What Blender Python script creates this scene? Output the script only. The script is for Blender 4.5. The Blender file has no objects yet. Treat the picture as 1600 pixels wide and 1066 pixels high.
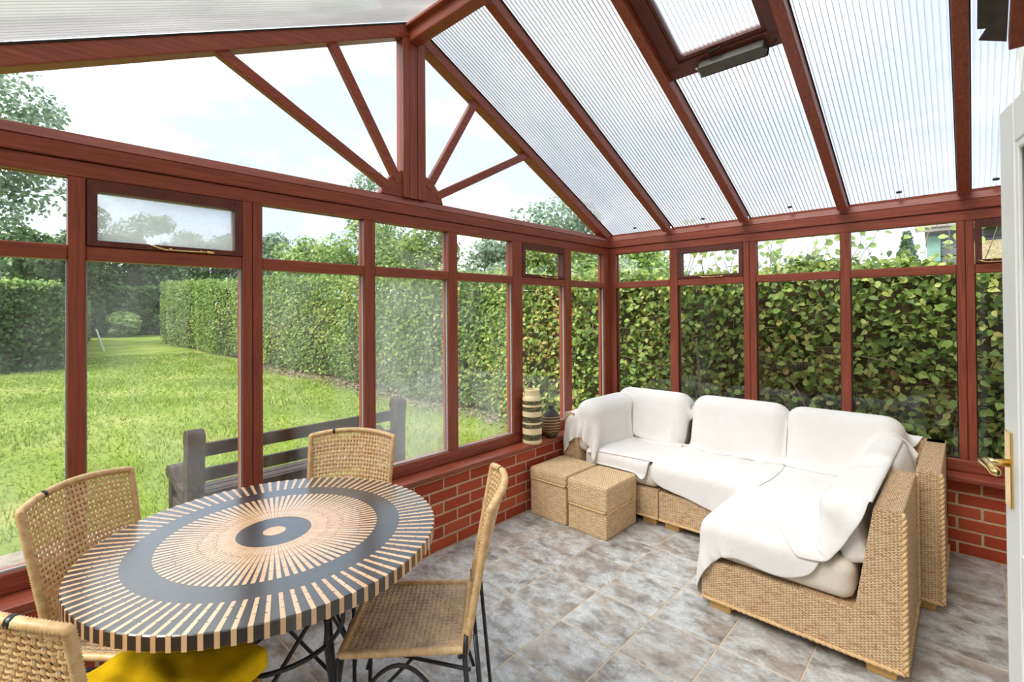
import bpy, bmesh, math, random
import numpy as np
from mathutils import Vector, Matrix, Euler
random.seed(7)
rng = np.random.default_rng(7)
S = bpy.context.scene
COL = S.collection

# ------------------------------------------------------------------ camera, sky, sun, exposure
CAM_F, CAM_YAW, CAM_PITCH, CAM_ROLL, CAM_CY = 760.84, 0.754166, 0.0094756, -0.0070109, 479.52
CAM_POS = Vector((-4.0983, -2.5458, 1.5))
fw = Vector((math.cos(CAM_YAW) * math.cos(CAM_PITCH), math.sin(CAM_YAW) * math.cos(CAM_PITCH), math.sin(CAM_PITCH)))
rt = Vector((math.sin(CAM_YAW), -math.cos(CAM_YAW), 0))
up = rt.cross(fw)
r2 = rt * math.cos(CAM_ROLL) + up * math.sin(CAM_ROLL)
u2 = up * math.cos(CAM_ROLL) - rt * math.sin(CAM_ROLL)
cd = bpy.data.cameras.new('camera')
cd.sensor_width = 36.0
cd.lens = CAM_F / 1600 * 36
cd.shift_y = -(533 - CAM_CY) / 1600
cd.clip_start = 0.05
cam = bpy.data.objects.new('camera', cd)
COL.objects.link(cam)
cam.matrix_world = Matrix(((r2.x, u2.x, -fw.x, CAM_POS.x), (r2.y, u2.y, -fw.y, CAM_POS.y), (r2.z, u2.z, -fw.z, CAM_POS.z), (0, 0, 0, 1)))
S.camera = cam

S.view_settings.view_transform = 'Standard'
S.view_settings.look = 'None'
S.view_settings.gamma = 1
S.view_settings.use_curve_mapping = False
S.view_settings.exposure = 1.1
S.cycles.transparent_max_bounces = 24
S.cycles.max_bounces = 10
S.cycles.diffuse_bounces = 4

SKY_STRENGTH = 1.55
SUN_STRENGTH = 2.8
SUN_FROM = Vector((-0.62, 0.18, 0.80))

w = bpy.data.worlds.new('sky')
S.world = w
w.use_nodes = True
nt = w.node_tree
nt.nodes.clear()
wo = nt.nodes.new('ShaderNodeOutputWorld')
bg = nt.nodes.new('ShaderNodeBackground')
bg.inputs['Strength'].default_value = SKY_STRENGTH
tc = nt.nodes.new('ShaderNodeTexCoord')
mp = nt.nodes.new('ShaderNodeMapping')
mp.inputs['Scale'].default_value = (1.0, 1.0, 2.2)
mp.inputs['Location'].default_value = (0.35, 0.1, 0.2)
no = nt.nodes.new('ShaderNodeTexNoise')
no.inputs['Scale'].default_value = 2.1
no.inputs['Detail'].default_value = 7
no.inputs['Roughness'].default_value = 0.52
rp = nt.nodes.new('ShaderNodeValToRGB')
rp.color_ramp.elements[0].position = 0.40
rp.color_ramp.elements[0].color = (0.30, 0.355, 0.465, 1)
rp.color_ramp.elements[1].position = 0.60
rp.color_ramp.elements[1].color = (1.0, 1.0, 1.0, 1)
e = rp.color_ramp.elements.new(0.50)
e.color = (0.46, 0.53, 0.61, 1)
nt.links.new(tc.outputs['Generated'], mp.inputs['Vector'])
nt.links.new(mp.outputs[0], no.inputs['Vector'])
nt.links.new(no.outputs[0], rp.inputs[0])
nt.links.new(rp.outputs[0], bg.inputs['Color'])
nt.links.new(bg.outputs[0], wo.inputs[0])

sd = bpy.data.lights.new('sun', 'SUN')
sd.energy = SUN_STRENGTH
sd.angle = math.radians(28)
sd.color = (1.0, 0.95, 0.86)
sun = bpy.data.objects.new('sun', sd)
COL.objects.link(sun)
sun.rotation_euler = (-SUN_FROM).to_track_quat('-Z', 'Y').to_euler()


# ------------------------------------------------------------------ helpers
def lin(v):
    v /= 255.0
    return v / 12.92 if v <= 0.04045 else ((v + 0.055) / 1.055) ** 2.4


def RGB(r, g, b):
    return (lin(r), lin(g), lin(b), 1)


class NT:
    def __init__(s, name):
        s.m = bpy.data.materials.new(name)
        s.m.use_nodes = True
        s.t = s.m.node_tree
        s.t.nodes.clear()
        s.out = s.n('ShaderNodeOutputMaterial')

    def n(s, typ, **kw):
        nd = s.t.nodes.new(typ)
        for k, v in kw.items():
            if k.startswith('i_'):
                nd.inputs[k[2:].replace('_', ' ')].default_value = v
            else:
                setattr(nd, k, v)
        return nd

    def l(s, a, b):
        s.t.links.new(a, b)

    def math(s, op, a, b=None, c=None, clamp=False):
        nd = s.n('ShaderNodeMath', operation=op, use_clamp=clamp)
        for i, x in enumerate((a, b, c)):
            if x is None:
                continue
            if isinstance(x, (int, float)):
                nd.inputs[i].default_value = x
            else:
                s.l(x, nd.inputs[i])
        return nd.outputs[0]

    def coord(s, kind='Object', scale=(1, 1, 1)):
        t = s.n('ShaderNodeTexCoord')
        m = s.n('ShaderNodeMapping')
        m.inputs['Scale'].default_value = scale
        s.l(t.outputs[kind], m.inputs[0])
        return m.outputs[0]

    def wcoord(s, scale=(1, 1, 1)):
        t = s.n('ShaderNodeNewGeometry')
        m = s.n('ShaderNodeMapping')
        m.inputs['Scale'].default_value = scale
        s.l(t.outputs['Position'], m.inputs[0])
        return m.outputs[0]

    def noise(s, vec, scale, detail=3, rough=0.5, dist=0):
        nd = s.n('ShaderNodeTexNoise')
        nd.inputs['Scale'].default_value = scale
        nd.inputs['Detail'].default_value = detail
        nd.inputs['Roughness'].default_value = rough
        nd.inputs['Distortion'].default_value = dist
        if vec is not None:
            s.l(vec, nd.inputs['Vector'])
        return nd.outputs[0]

    def ramp(s, fac, stops, interp='LINEAR'):
        nd = s.n('ShaderNodeValToRGB')
        cr = nd.color_ramp
        cr.interpolation = interp
        while len(cr.elements) < len(stops):
            cr.elements.new(0.5)
        for el, (p, c) in zip(cr.elements, stops):
            el.position = p
            el.color = c if len(c) == 4 else (*c, 1)
        s.l(fac, nd.inputs[0])
        return nd.outputs[0]

    def mixc(s, fac, a, b, blend='MIX'):
        nd = s.n('ShaderNodeMix', data_type='RGBA', blend_type=blend)
        for sock, x in ((nd.inputs[0], fac), (nd.inputs[6], a), (nd.inputs[7], b)):
            if isinstance(x, (int, float)):
                sock.default_value = x
            elif isinstance(x, tuple):
                sock.default_value = x
            else:
                s.l(x, sock)
        return nd.outputs[2]

    def bump(s, h, strength=0.3, dist=0.01):
        nd = s.n('ShaderNodeBump')
        nd.inputs['Strength'].default_value = strength
        nd.inputs['Distance'].default_value = dist
        s.l(h, nd.inputs['Height'])
        return nd.outputs[0]

    def bsdf(s, color, rough=0.5, metal=0.0, normal=None, spec=0.5, coat=0.0, coat_rough=0.1, sheen=0.0):
        b = s.n('ShaderNodeBsdfPrincipled')
        if isinstance(color, tuple):
            b.inputs['Base Color'].default_value = color
        else:
            s.l(color, b.inputs['Base Color'])
        if isinstance(rough, (int, float)):
            b.inputs['Roughness'].default_value = rough
        else:
            s.l(rough, b.inputs['Roughness'])
        b.inputs['Metallic'].default_value = metal
        b.inputs['Specular IOR Level'].default_value = spec
        b.inputs['Coat Weight'].default_value = coat
        b.inputs['Coat Roughness'].default_value = coat_rough
        b.inputs['Sheen Weight'].default_value = sheen
        if normal is not None:
            s.l(normal, b.inputs['Normal'])
        return b.outputs[0]

    def mixs(s, fac, a, b):
        nd = s.n('ShaderNodeMixShader')
        if isinstance(fac, (int, float)):
            nd.inputs[0].default_value = fac
        else:
            s.l(fac, nd.inputs[0])
        s.l(a, nd.inputs[1])
        s.l(b, nd.inputs[2])
        return nd.outputs[0]

    def done(s, sh):
        s.l(sh, s.out.inputs[0])
        return s.m


M = {}


def plain(name, col, rough=0.5, metal=0.0, nscale=20, var=0.12, spec=0.5, coat=0.0, sheen=0.0, bump=0.0):
    t = NT(name)
    nz = t.noise(t.coord('Object'), nscale, 4, 0.6)
    d = tuple(c * (1 - var) for c in col[:3]) + (1,)
    u = tuple(min(1, c * (1 + var)) for c in col[:3]) + (1,)
    c = t.ramp(nz, [(0.3, d), (0.7, u)])
    nm = t.bump(nz, bump, 0.004) if bump else None
    M[name] = t.done(t.bsdf(c, rough, metal, nm, spec, coat, 0.1, sheen))
    return M[name]


def make_materials():
    # mahogany-stained hardwood, grain stretched along the longest axis by using the Generated-free world position
    for nm, sc in (('wood_x', (0.6, 14, 14)), ('wood_y', (14, 0.6, 14)), ('wood_z', (14, 14, 0.6))):
        t = NT(nm)
        v = t.wcoord(sc)
        nz = t.noise(v, 6, 5, 0.65, 0.6)
        fine = t.noise(v, 22, 3, 0.6)
        c = t.ramp(nz, [(0.25, RGB(108, 50, 35)), (0.5, RGB(150, 73, 50)), (0.78, RGB(178, 95, 66))])
        c2 = t.mixc(t.math('MULTIPLY', fine, 0.35), c, RGB(100, 42, 32))
        M[nm] = t.done(t.bsdf(c2, 0.42, 0, t.bump(fine, 0.15, 0.002), 0.45))
    # dark-stained opening lights
    t = NT('wood_dark')
    nz = t.noise(t.wcoord((10, 10, 3)), 7, 5, 0.65, 0.6)
    M['wood_dark'] = t.done(t.bsdf(t.ramp(nz, [(0.3, RGB(74, 32, 27)), (0.7, RGB(112, 52, 40))]), 0.45))
    # glazing
    def glass(name, refl=1.8, tint=(0.97, 0.985, 0.98, 1), fog=None):
        t = NT(name)
        tr = t.n('ShaderNodeBsdfTransparent')
        tr.inputs[0].default_value = tint
        gl = t.n('ShaderNodeBsdfGlossy')
        gl.inputs['Roughness'].default_value = 0.0
        gl.inputs['Color'].default_value = (0.95, 0.97, 1, 1)
        lw = t.n('ShaderNodeLayerWeight')
        lw.inputs[0].default_value = 0.5
        f5 = t.math('POWER', lw.outputs['Facing'], 5.0)
        fr = t.math('MULTIPLY', t.math('ADD', t.math('MULTIPLY', f5, 0.96), 0.04), refl * 0.5, clamp=True)
        sh = t.mixs(fr, tr.outputs[0], gl.outputs[0])
        if fog:
            df = t.n('ShaderNodeBsdfDiffuse')
            df.inputs[0].default_value = (0.92, 0.95, 0.97, 1)
            tl = t.n('ShaderNodeBsdfTranslucent')
            tl.inputs[0].default_value = (0.92, 0.95, 0.97, 1)
            fg = t.mixs(0.6, df.outputs[0], tl.outputs[0])
            sh = t.mixs(fog(t), sh, fg)
        M[name] = t.done(sh)
    glass('glass')

    def fog_frost(t):
        v = t.coord('Generated')
        a = t.noise(v, 3.0, 4, 0.6)
        b = t.noise(t.coord('Object'), 120, 2, 0.6)
        return t.math('MULTIPLY', t.math('ADD', a, t.math('MULTIPLY', b, 0.5)), 0.52, clamp=True)

    def fog_mist(t):
        g = t.n('ShaderNodeTexCoord')
        sp = t.n('ShaderNodeSeparateXYZ')
        t.l(g.outputs['Generated'], sp.inputs[0])
        a = t.noise(t.coord('Generated', (1, 1, 1)), 2.5, 4, 0.55, 0.5)
        k = t.ramp(a, [(0.36, (0, 0, 0)), (0.66, (1, 1, 1))])
        h = t.math('SUBTRACT', 1.05, sp.outputs[2])
        return t.math('MULTIPLY', t.math('ADD', t.math('MULTIPLY', k, 0.5), t.math('MULTIPLY', h, 0.35)), 0.30, clamp=True)

    def fog_thin(t):
        a = t.noise(t.coord('Generated'), 2.2, 3, 0.55, 0.6)
        return t.math('MULTIPLY', t.ramp(a, [(0.42, (0, 0, 0)), (0.75, (1, 1, 1))]), 0.12)
    glass('glass_frosted', fog=fog_frost)
    glass('glass_misted', fog=fog_mist)
    glass('glass_dusty', fog=fog_thin)
    # multiwall polycarbonate
    t = NT('polycarbonate')
    tr = t.n('ShaderNodeBsdfTransparent')
    tr.inputs[0].default_value = (0.80, 0.82, 0.84, 1)
    tl = t.n('ShaderNodeBsdfTranslucent')
    tl.inputs[0].default_value = (0.82, 0.82, 0.81, 1)
    df = t.n('ShaderNodeBsdfDiffuse')
    df.inputs[0].default_value = (0.80, 0.80, 0.78, 1)
    gl = t.n('ShaderNodeBsdfGlossy')
    gl.inputs['Roughness'].default_value = 0.12
    nz = t.noise(t.wcoord((0.8, 3, 0.8)), 2.2, 3, 0.5)
    mk = t.math('ADD', t.math('MULTIPLY', nz, 0.35), 0.20)
    body = t.mixs(mk, tr.outputs[0], t.mixs(0.22, tl.outputs[0], df.outputs[0]))
    lw = t.n('ShaderNodeLayerWeight')
    lw.inputs[0].default_value = 0.5
    f5 = t.math('POWER', lw.outputs['Facing'], 5.0)
    fr = t.math('ADD', t.math('MULTIPLY', f5, 0.9), 0.045, clamp=True)
    M['polycarbonate'] = t.done(t.mixs(fr, body, gl.outputs[0]))
    t = NT('polycarbonate_web')
    tl = t.n('ShaderNodeBsdfTranslucent')
    tl.inputs[0].default_value = (0.34, 0.34, 0.33, 1)
    df = t.n('ShaderNodeBsdfDiffuse')
    df.inputs[0].default_value = (0.26, 0.26, 0.25, 1)
    tr = t.n('ShaderNodeBsdfTransparent')
    M['polycarbonate_web'] = t.done(t.mixs(0.2, t.mixs(0.5, tl.outputs[0], df.outputs[0]), tr.outputs[0]))
    # brick
    t = NT('brick')
    oi = t.n('ShaderNodeObjectInfo')
    nz = t.noise(t.wcoord(), 45, 4, 0.65)
    c = t.ramp(oi.outputs['Random'], [(0.0, RGB(166, 68, 42)), (0.5, RGB(188, 84, 54)), (1.0, RGB(200, 98, 64))])
    c = t.mixc(t.math('MULTIPLY', nz, 0.45), c, RGB(146, 66, 48))
    M['brick'] = t.done(t.bsdf(c, 0.85, 0, t.bump(nz, 0.5, 0.004), 0.2))
    plain('mortar', RGB(206, 180, 150), 0.9, nscale=90, var=0.15, spec=0.1, bump=0.4)
    # floor tiles
    t = NT('tile')
    oi = t.n('ShaderNodeObjectInfo')
    cb = t.n('ShaderNodeCombineXYZ')
    t.l(t.math('MULTIPLY', oi.outputs['Random'], 37.0), cb.inputs[2])
    va = t.n('ShaderNodeVectorMath', operation='ADD')
    t.l(t.wcoord((1.15, 0.75, 1)), va.inputs[0])
    t.l(cb.outputs[0], va.inputs[1])
    a = t.noise(va.outputs[0], 9, 8, 0.72, 0.25)
    b = t.noise(va.outputs[0], 5.5, 6, 0.7, 0.3)
    fine = t.noise(va.outputs[0], 90, 5, 0.75)
    c = t.ramp(a, [(0.34, RGB(112, 103, 95)), (0.44, RGB(154, 149, 143)), (0.50, RGB(185, 185, 183)), (0.60, RGB(213, 215, 214))])
    c = t.mixc(t.ramp(b, [(0.50, (0, 0, 0)), (0.62, (0.55, 0.55, 0.55))]), c, RGB(162, 138, 116))
    c = t.mixc(t.math('MULTIPLY', t.ramp(fine, [(0.4, (0, 0, 0)), (0.62, (1, 1, 1))]), 0.45), c, RGB(150, 148, 146))
    M['tile'] = t.done(t.bsdf(c, t.math('ADD', t.math('MULTIPLY', a, 0.25), 0.27), 0, t.bump(a, 0.25, 0.004), 0.5))
    plain('grout', RGB(204, 184, 158), 0.9, nscale=60, var=0.1, spec=0.2)

    # wickerwork on box-projected UVs
    def wicker(name, a, b, c0, c1, c2, depth=0.006):
        t = NT(name)
        uv = t.n('ShaderNodeUVMap')
        sp = t.n('ShaderNodeSeparateXYZ')
        t.l(uv.outputs[0], sp.inputs[0])
        wob = t.noise(uv.outputs[0], 6, 2, 0.5)
        wob2 = t.math('MULTIPLY', t.math('SUBTRACT', wob, 0.5), 0.9)
        u = t.math('DIVIDE', sp.outputs[0], a)
        v = t.math('ADD', t.math('DIVIDE', sp.outputs[1], b), wob2)
        row = t.math('FLOOR', v)
        fv = t.math('SUBTRACT', v, row)
        s1 = t.math('SINE', t.math('MULTIPLY', fv, math.pi))
        s2 = t.math('COSINE', t.math('MULTIPLY', t.math('ADD', u, row), math.pi))
        h = t.math('MULTIPLY', t.math('POWER', s1, 0.6), t.math('ADD', t.math('MULTIPLY', s2, 0.42), 0.58))
        cb = t.n('ShaderNodeCombineXYZ')
        t.l(t.math('MULTIPLY', u, 0.35), cb.inputs[0])
        t.l(t.math('MULTIPLY', row, 3.7), cb.inputs[1])
        nz = t.noise(cb.outputs[0], 1.0, 3, 0.6)
        tint = t.ramp(nz, [(0.36, c1), (0.5, c2), (0.64, tuple(min(1, x * 1.12) for x in c2[:3]) + (1,))])
        dk = t.ramp(h, [(0.06, (0, 0, 0)), (0.42, (1, 1, 1))])
        c = t.mixc(dk, c0, tint)
        M[name] = t.done(t.bsdf(c, 0.5, 0, t.bump(h, 0.9, depth), 0.35))
    wicker('wicker', 0.0125, 0.0055, RGB(150, 102, 66), RGB(216, 168, 120), RGB(244, 214, 172))
    wicker('seagrass', 0.015, 0.0078, RGB(192, 146, 96), RGB(228, 188, 136), RGB(246, 218, 176))
    t = NT('cane')
    nz = t.noise(t.coord('Object', (1, 1, 1)), 40, 4, 0.6)
    M['cane'] = t.done(t.bsdf(t.ramp(nz, [(0.3, RGB(206, 162, 108)), (0.55, RGB(230, 194, 142)), (0.8, RGB(242, 216, 170))]), 0.42, 0, t.bump(nz, 0.3, 0.003), 0.5))
    t = NT('cane_weathered')
    nz = t.noise(t.coord('Object', (1, 1, 1)), 16, 4, 0.6)
    M['cane_weathered'] = t.done(t.bsdf(t.ramp(nz, [(0.35, RGB(180, 152, 122)), (0.55, RGB(208, 178, 142)), (0.75, RGB(228, 194, 150))]), 0.5, 0, t.bump(nz, 0.3, 0.003), 0.4))
    plain('rope', RGB(222, 186, 136), 0.6, nscale=60, var=0.15)
    plain('black_steel', RGB(34, 34, 36), 0.38, 0.0, spec=0.6)
    plain('pine', RGB(226, 178, 104), 0.45, nscale=30, var=0.1)
    plain('cream_cotton', RGB(222, 212, 196), 0.9, nscale=90, var=0.04, spec=0.1, sheen=0.2)
    t = NT('white_fleece')
    nz = t.noise(t.coord('Object'), 260, 2, 0.6)
    br = t.noise(t.coord('Object'), 5, 3, 0.5)
    c = t.ramp(br, [(0.3, RGB(229, 224, 219)), (0.7, RGB(236, 232, 229))])
    M['white_fleece'] = t.done(t.bsdf(c, 0.95, 0, t.bump(t.math('ADD', t.math('MULTIPLY', nz, 0.12), t.noise(t.coord('Object', (1, 1.6, 1)), 11, 2, 0.45, 0.8)), 0.35, 0.012), 0.05, sheen=0.1))
    t = NT('yellow_cloth')
    nz = t.noise(t.coord('Object'), 9, 4, 0.6)
    M['yellow_cloth'] = t.done(t.bsdf(t.ramp(nz, [(0.3, RGB(214, 168, 10)), (0.7, RGB(246, 206, 26))]), 0.85, 0, t.bump(nz, 0.4, 0.01), 0.1))
    # table inlay
    t = NT('ebony_inlay')
    nz = t.noise(t.coord('Object'), 30, 4, 0.6)
    M['ebony_inlay'] = t.done(t.bsdf(t.ramp(nz, [(0.3, RGB(36, 32, 30)), (0.7, RGB(52, 46, 44))]), 0.32, 0, None, 0.5, 0.9, 0.2))
    t = NT('coconut_inlay')
    nz = t.noise(t.coord('Object'), 24, 4, 0.6)
    oi = t.n('ShaderNodeObjectInfo')
    c = t.ramp(nz, [(0.3, RGB(222, 178, 130)), (0.7, RGB(240, 206, 164))])
    c = t.mixc(t.math('MULTIPLY', oi.outputs['Random'], 0.55), c, RGB(210, 152, 100))
    M['coconut_inlay'] = t.done(t.bsdf(c, 0.32, 0, None, 0.5, 0.9, 0.2))
    plain('brass', (0.80, 0.58, 0.22, 1), 0.18, 1.0, var=0.04)
    plain('white_paint', RGB(240, 241, 240), 0.4, nscale=5, var=0.02)
    plain('render_cream', RGB(226, 220, 208), 0.9, nscale=12, var=0.05, spec=0.1, bump=0.2)
    plain('spacer_grey', RGB(168, 168, 166), 0.5)
    plain('black_plastic', RGB(44, 42, 42), 0.5)
    plain('grey_plastic', RGB(78, 74, 70), 0.45)
    plain('rubber', RGB(26, 26, 26), 0.7)
    plain('lead', RGB(74, 68, 64), 0.6, var=0.25)
    plain('bench_wood', RGB(54, 36, 30), 0.5, nscale=14, var=0.3, spec=0.25)
    # stone
    t = NT('stone')
    vo = t.n('ShaderNodeTexVoronoi')
    vo.inputs['Scale'].default_value = 5
    t.l(t.wcoord((1, 1, 1.7)), vo.inputs['Vector'])
    nz = t.noise(t.wcoord(), 30, 4, 0.7)
    c = t.ramp(nz, [(0.3, RGB(150, 132, 102)), (0.7, RGB(206, 188, 152))])
    M['stone'] = t.done(t.bsdf(c, 0.9, 0, t.bump(t.math('ADD', vo.outputs[0], nz), 0.6, 0.03), 0.1))
    t = NT('slate')
    nz = t.noise(t.wcoord(), 3, 4, 0.6)
    M['slate'] = t.done(t.bsdf(t.ramp(nz, [(0.3, RGB(116, 104, 98)), (0.7, RGB(150, 136, 128))]), 0.7))
    plain('teal_paint', RGB(120, 158, 146), 0.6)
    plain('grey_board', RGB(104, 106, 110), 0.7, nscale=8, var=0.25)
    plain('metal_pole', RGB(222, 226, 230), 0.35)
    # paving
    t = NT('paving')
    nz = t.noise(t.wcoord(), 18, 5, 0.7)
    M['paving'] = t.done(t.bsdf(t.ramp(nz, [(0.3, RGB(118, 108, 92)), (0.7, RGB(166, 156, 138))]), 0.9, 0, t.bump(nz, 0.4, 0.01), 0.2))
    # soil and lawn
    t = NT('lawn_ground')
    a = t.noise(t.wcoord((1, 1, 1)), 0.55, 4, 0.6)
    b = t.noise(t.wcoord((1, 1, 1)), 6, 5, 0.7)
    c = t.ramp(a, [(0.35, RGB(98, 118, 42)), (0.5, RGB(122, 138, 56)), (0.66, RGB(152, 152, 88))])
    c = t.mixc(t.math('MULTIPLY', b, 0.4), c, RGB(104, 122, 44))
    M['lawn_ground'] = t.done(t.bsdf(c, 0.9, 0, t.bump(b, 0.6, 0.03), 0.1))

    def leaf(name, stops, trans=0.35, rough=0.45):
        t = NT(name)
        g = t.n('ShaderNodeNewGeometry')
        big = t.noise(t.wcoord((1, 1, 1)), 0.9, 3, 0.5)
        k = t.math('ADD', t.math('MULTIPLY', g.outputs['Random Per Island'], 0.75), t.math('MULTIPLY', t.math('SUBTRACT', big, 0.38), 0.9), clamp=True)
        c = t.ramp(k, stops)
        d = t.bsdf(c, rough, 0, None, 0.35)
        tl = t.n('ShaderNodeBsdfTranslucent')
        t.l(c, tl.inputs[0])
        M[name] = t.done(t.mixs(trans, d, tl.outputs[0]))
    leaf('leaf_hazel', [(0.05, RGB(80, 108, 52)), (0.35, RGB(120, 146, 72)), (0.62, RGB(160, 178, 94)), (0.82, RGB(198, 198, 116)), (1.0, RGB(184, 138, 88))])
    leaf('leaf_hazel_single', [(0.05, RGB(96, 124, 58)), (0.4, RGB(130, 156, 76)), (0.68, RGB(164, 182, 96)), (1.0, RGB(200, 198, 112))])
    leaf('leaf_beech', [(0.05, RGB(78, 106, 48)), (0.45, RGB(118, 146, 66)), (0.8, RGB(162, 178, 92)), (1.0, RGB(190, 184, 104))])
    leaf('leaf_dark', [(0.05, RGB(44, 70, 38)), (0.5, RGB(76, 108, 56)), (0.9, RGB(116, 142, 78))])
    leaf('leaf_light', [(0.05, RGB(94, 124, 62)), (0.5, RGB(140, 168, 88)), (0.9, RGB(186, 200, 124))])
    leaf('leaf_silver', [(0.05, RGB(96, 122, 96)), (0.5, RGB(130, 154, 124)), (0.9, RGB(176, 192, 164))])
    leaf('leaf_conifer', [(0.05, RGB(62, 92, 64)), (0.6, RGB(96, 124, 84)), (1.0, RGB(120, 146, 100))])
    leaf('grass_blade', [(0.05, RGB(112, 136, 42)), (0.45, RGB(146, 168, 62)), (0.8, RGB(172, 184, 92)), (1.0, RGB(186, 178, 120))], 0.3, 0.6)
    plain('twig', RGB(140, 122, 104), 0.85, nscale=12, var=0.3)
    plain('bark', RGB(92, 76, 62), 0.9, nscale=12, var=0.3)
    plain('hedge_core', RGB(84, 74, 54), 1.0, nscale=7, var=0.35, spec=0.0)
    # vases
    t = NT('banded_glaze')
    g = t.n('ShaderNodeTexCoord')
    sp = t.n('ShaderNodeSeparateXYZ')
    t.l(g.outputs['Generated'], sp.inputs[0])
    z = sp.outputs[2]
    nz = t.noise(t.coord('Object', (1, 1, 1.4)), 55, 3, 0.65, 1.2)
    CR, DK = RGB(234, 214, 168), RGB(66, 62, 34)
    bands = t.ramp(z, [(0.0, CR), (0.075, DK), (0.18, CR), (0.29, DK), (0.365, CR), (0.40, DK), (0.505, CR), (0.60, DK), (0.685, CR), (0.725, DK), (0.80, CR), (0.9, CR)], 'CONSTANT')
    isdk = t.ramp(z, [(0.0, (0, 0, 0)), (0.075, (1, 1, 1)), (0.18, (0, 0, 0)), (0.29, (1, 1, 1)), (0.365, (0, 0, 0)), (0.40, (1, 1, 1)), (0.505, (0, 0, 0)), (0.60, (1, 1, 1)), (0.685, (0, 0, 0)), (0.725, (1, 1, 1)), (0.80, (0, 0, 0)), (0.9, (0, 0, 0))], 'CONSTANT')
    motif = t.math('MULTIPLY', t.ramp(nz, [(0.52, (0, 0, 0)), (0.60, (1, 1, 1))]), isdk)
    c = t.mixc(t.math('MULTIPLY', motif, 0.65), bands, RGB(168, 158, 104))
    M['banded_glaze'] = t.done(t.bsdf(c, 0.4, 0, t.bump(motif, 0.4, 0.003), 0.5))
    t = NT('striped_glaze')
    g = t.n('ShaderNodeTexCoord')
    sp = t.n('ShaderNodeSeparateXYZ')
    t.l(g.outputs['Generated'], sp.inputs[0])
    wv = t.noise(t.coord('Generated', (1.5, 1.5, 1)), 2.0, 2, 0.5)
    zz = t.math('ADD', sp.outputs[2], t.math('MULTIPLY', wv, 0.08))
    st = t.math('SINE', t.math('MULTIPLY', zz, 74))
    k = t.ramp(st, [(0.60, (0, 0, 0)), (0.85, (1, 1, 1))])
    msk = t.ramp(sp.outputs[2], [(0.12, (0, 0, 0)), (0.2, (1, 1, 1)), (0.66, (1, 1, 1)), (0.72, (0, 0, 0))])
    base = t.ramp(sp.outputs[2], [(0.1, RGB(62, 58, 44)), (0.4, RGB(104, 66, 48)), (0.62, RGB(78, 66, 56)), (0.8, RGB(60, 54, 52))])
    c = t.mixc(t.math('MULTIPLY', k, msk), base, RGB(206, 168, 118))
    M['striped_glaze'] = t.done(t.bsdf(c, 0.5, 0, t.bump(k, 0.3, 0.003), 0.4))


make_materials()


def origin(o):
    v = Vector((0, 0, 0))
    while o is not None:
        v += o.location
        o = o.parent
    return v


def put(name, me, parent=None, loc=(0, 0, 0)):
    o = bpy.data.objects.new(name, me)
    COL.objects.link(o)
    o.parent = parent
    o.location = loc
    return o


def tag(o, label=None, cat=None, group=None, kind=None):
    if label:
        o['label'] = label
    if cat:
        o['category'] = cat
    if group:
        o['group'] = group
    if kind:
        o['kind'] = kind
    return o


def empty(name, loc=(0, 0, 0), rz=0):
    o = bpy.data.objects.new(name, None)
    COL.objects.link(o)
    o.location = loc
    o.rotation_euler = (0, 0, rz)
    return o


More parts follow.
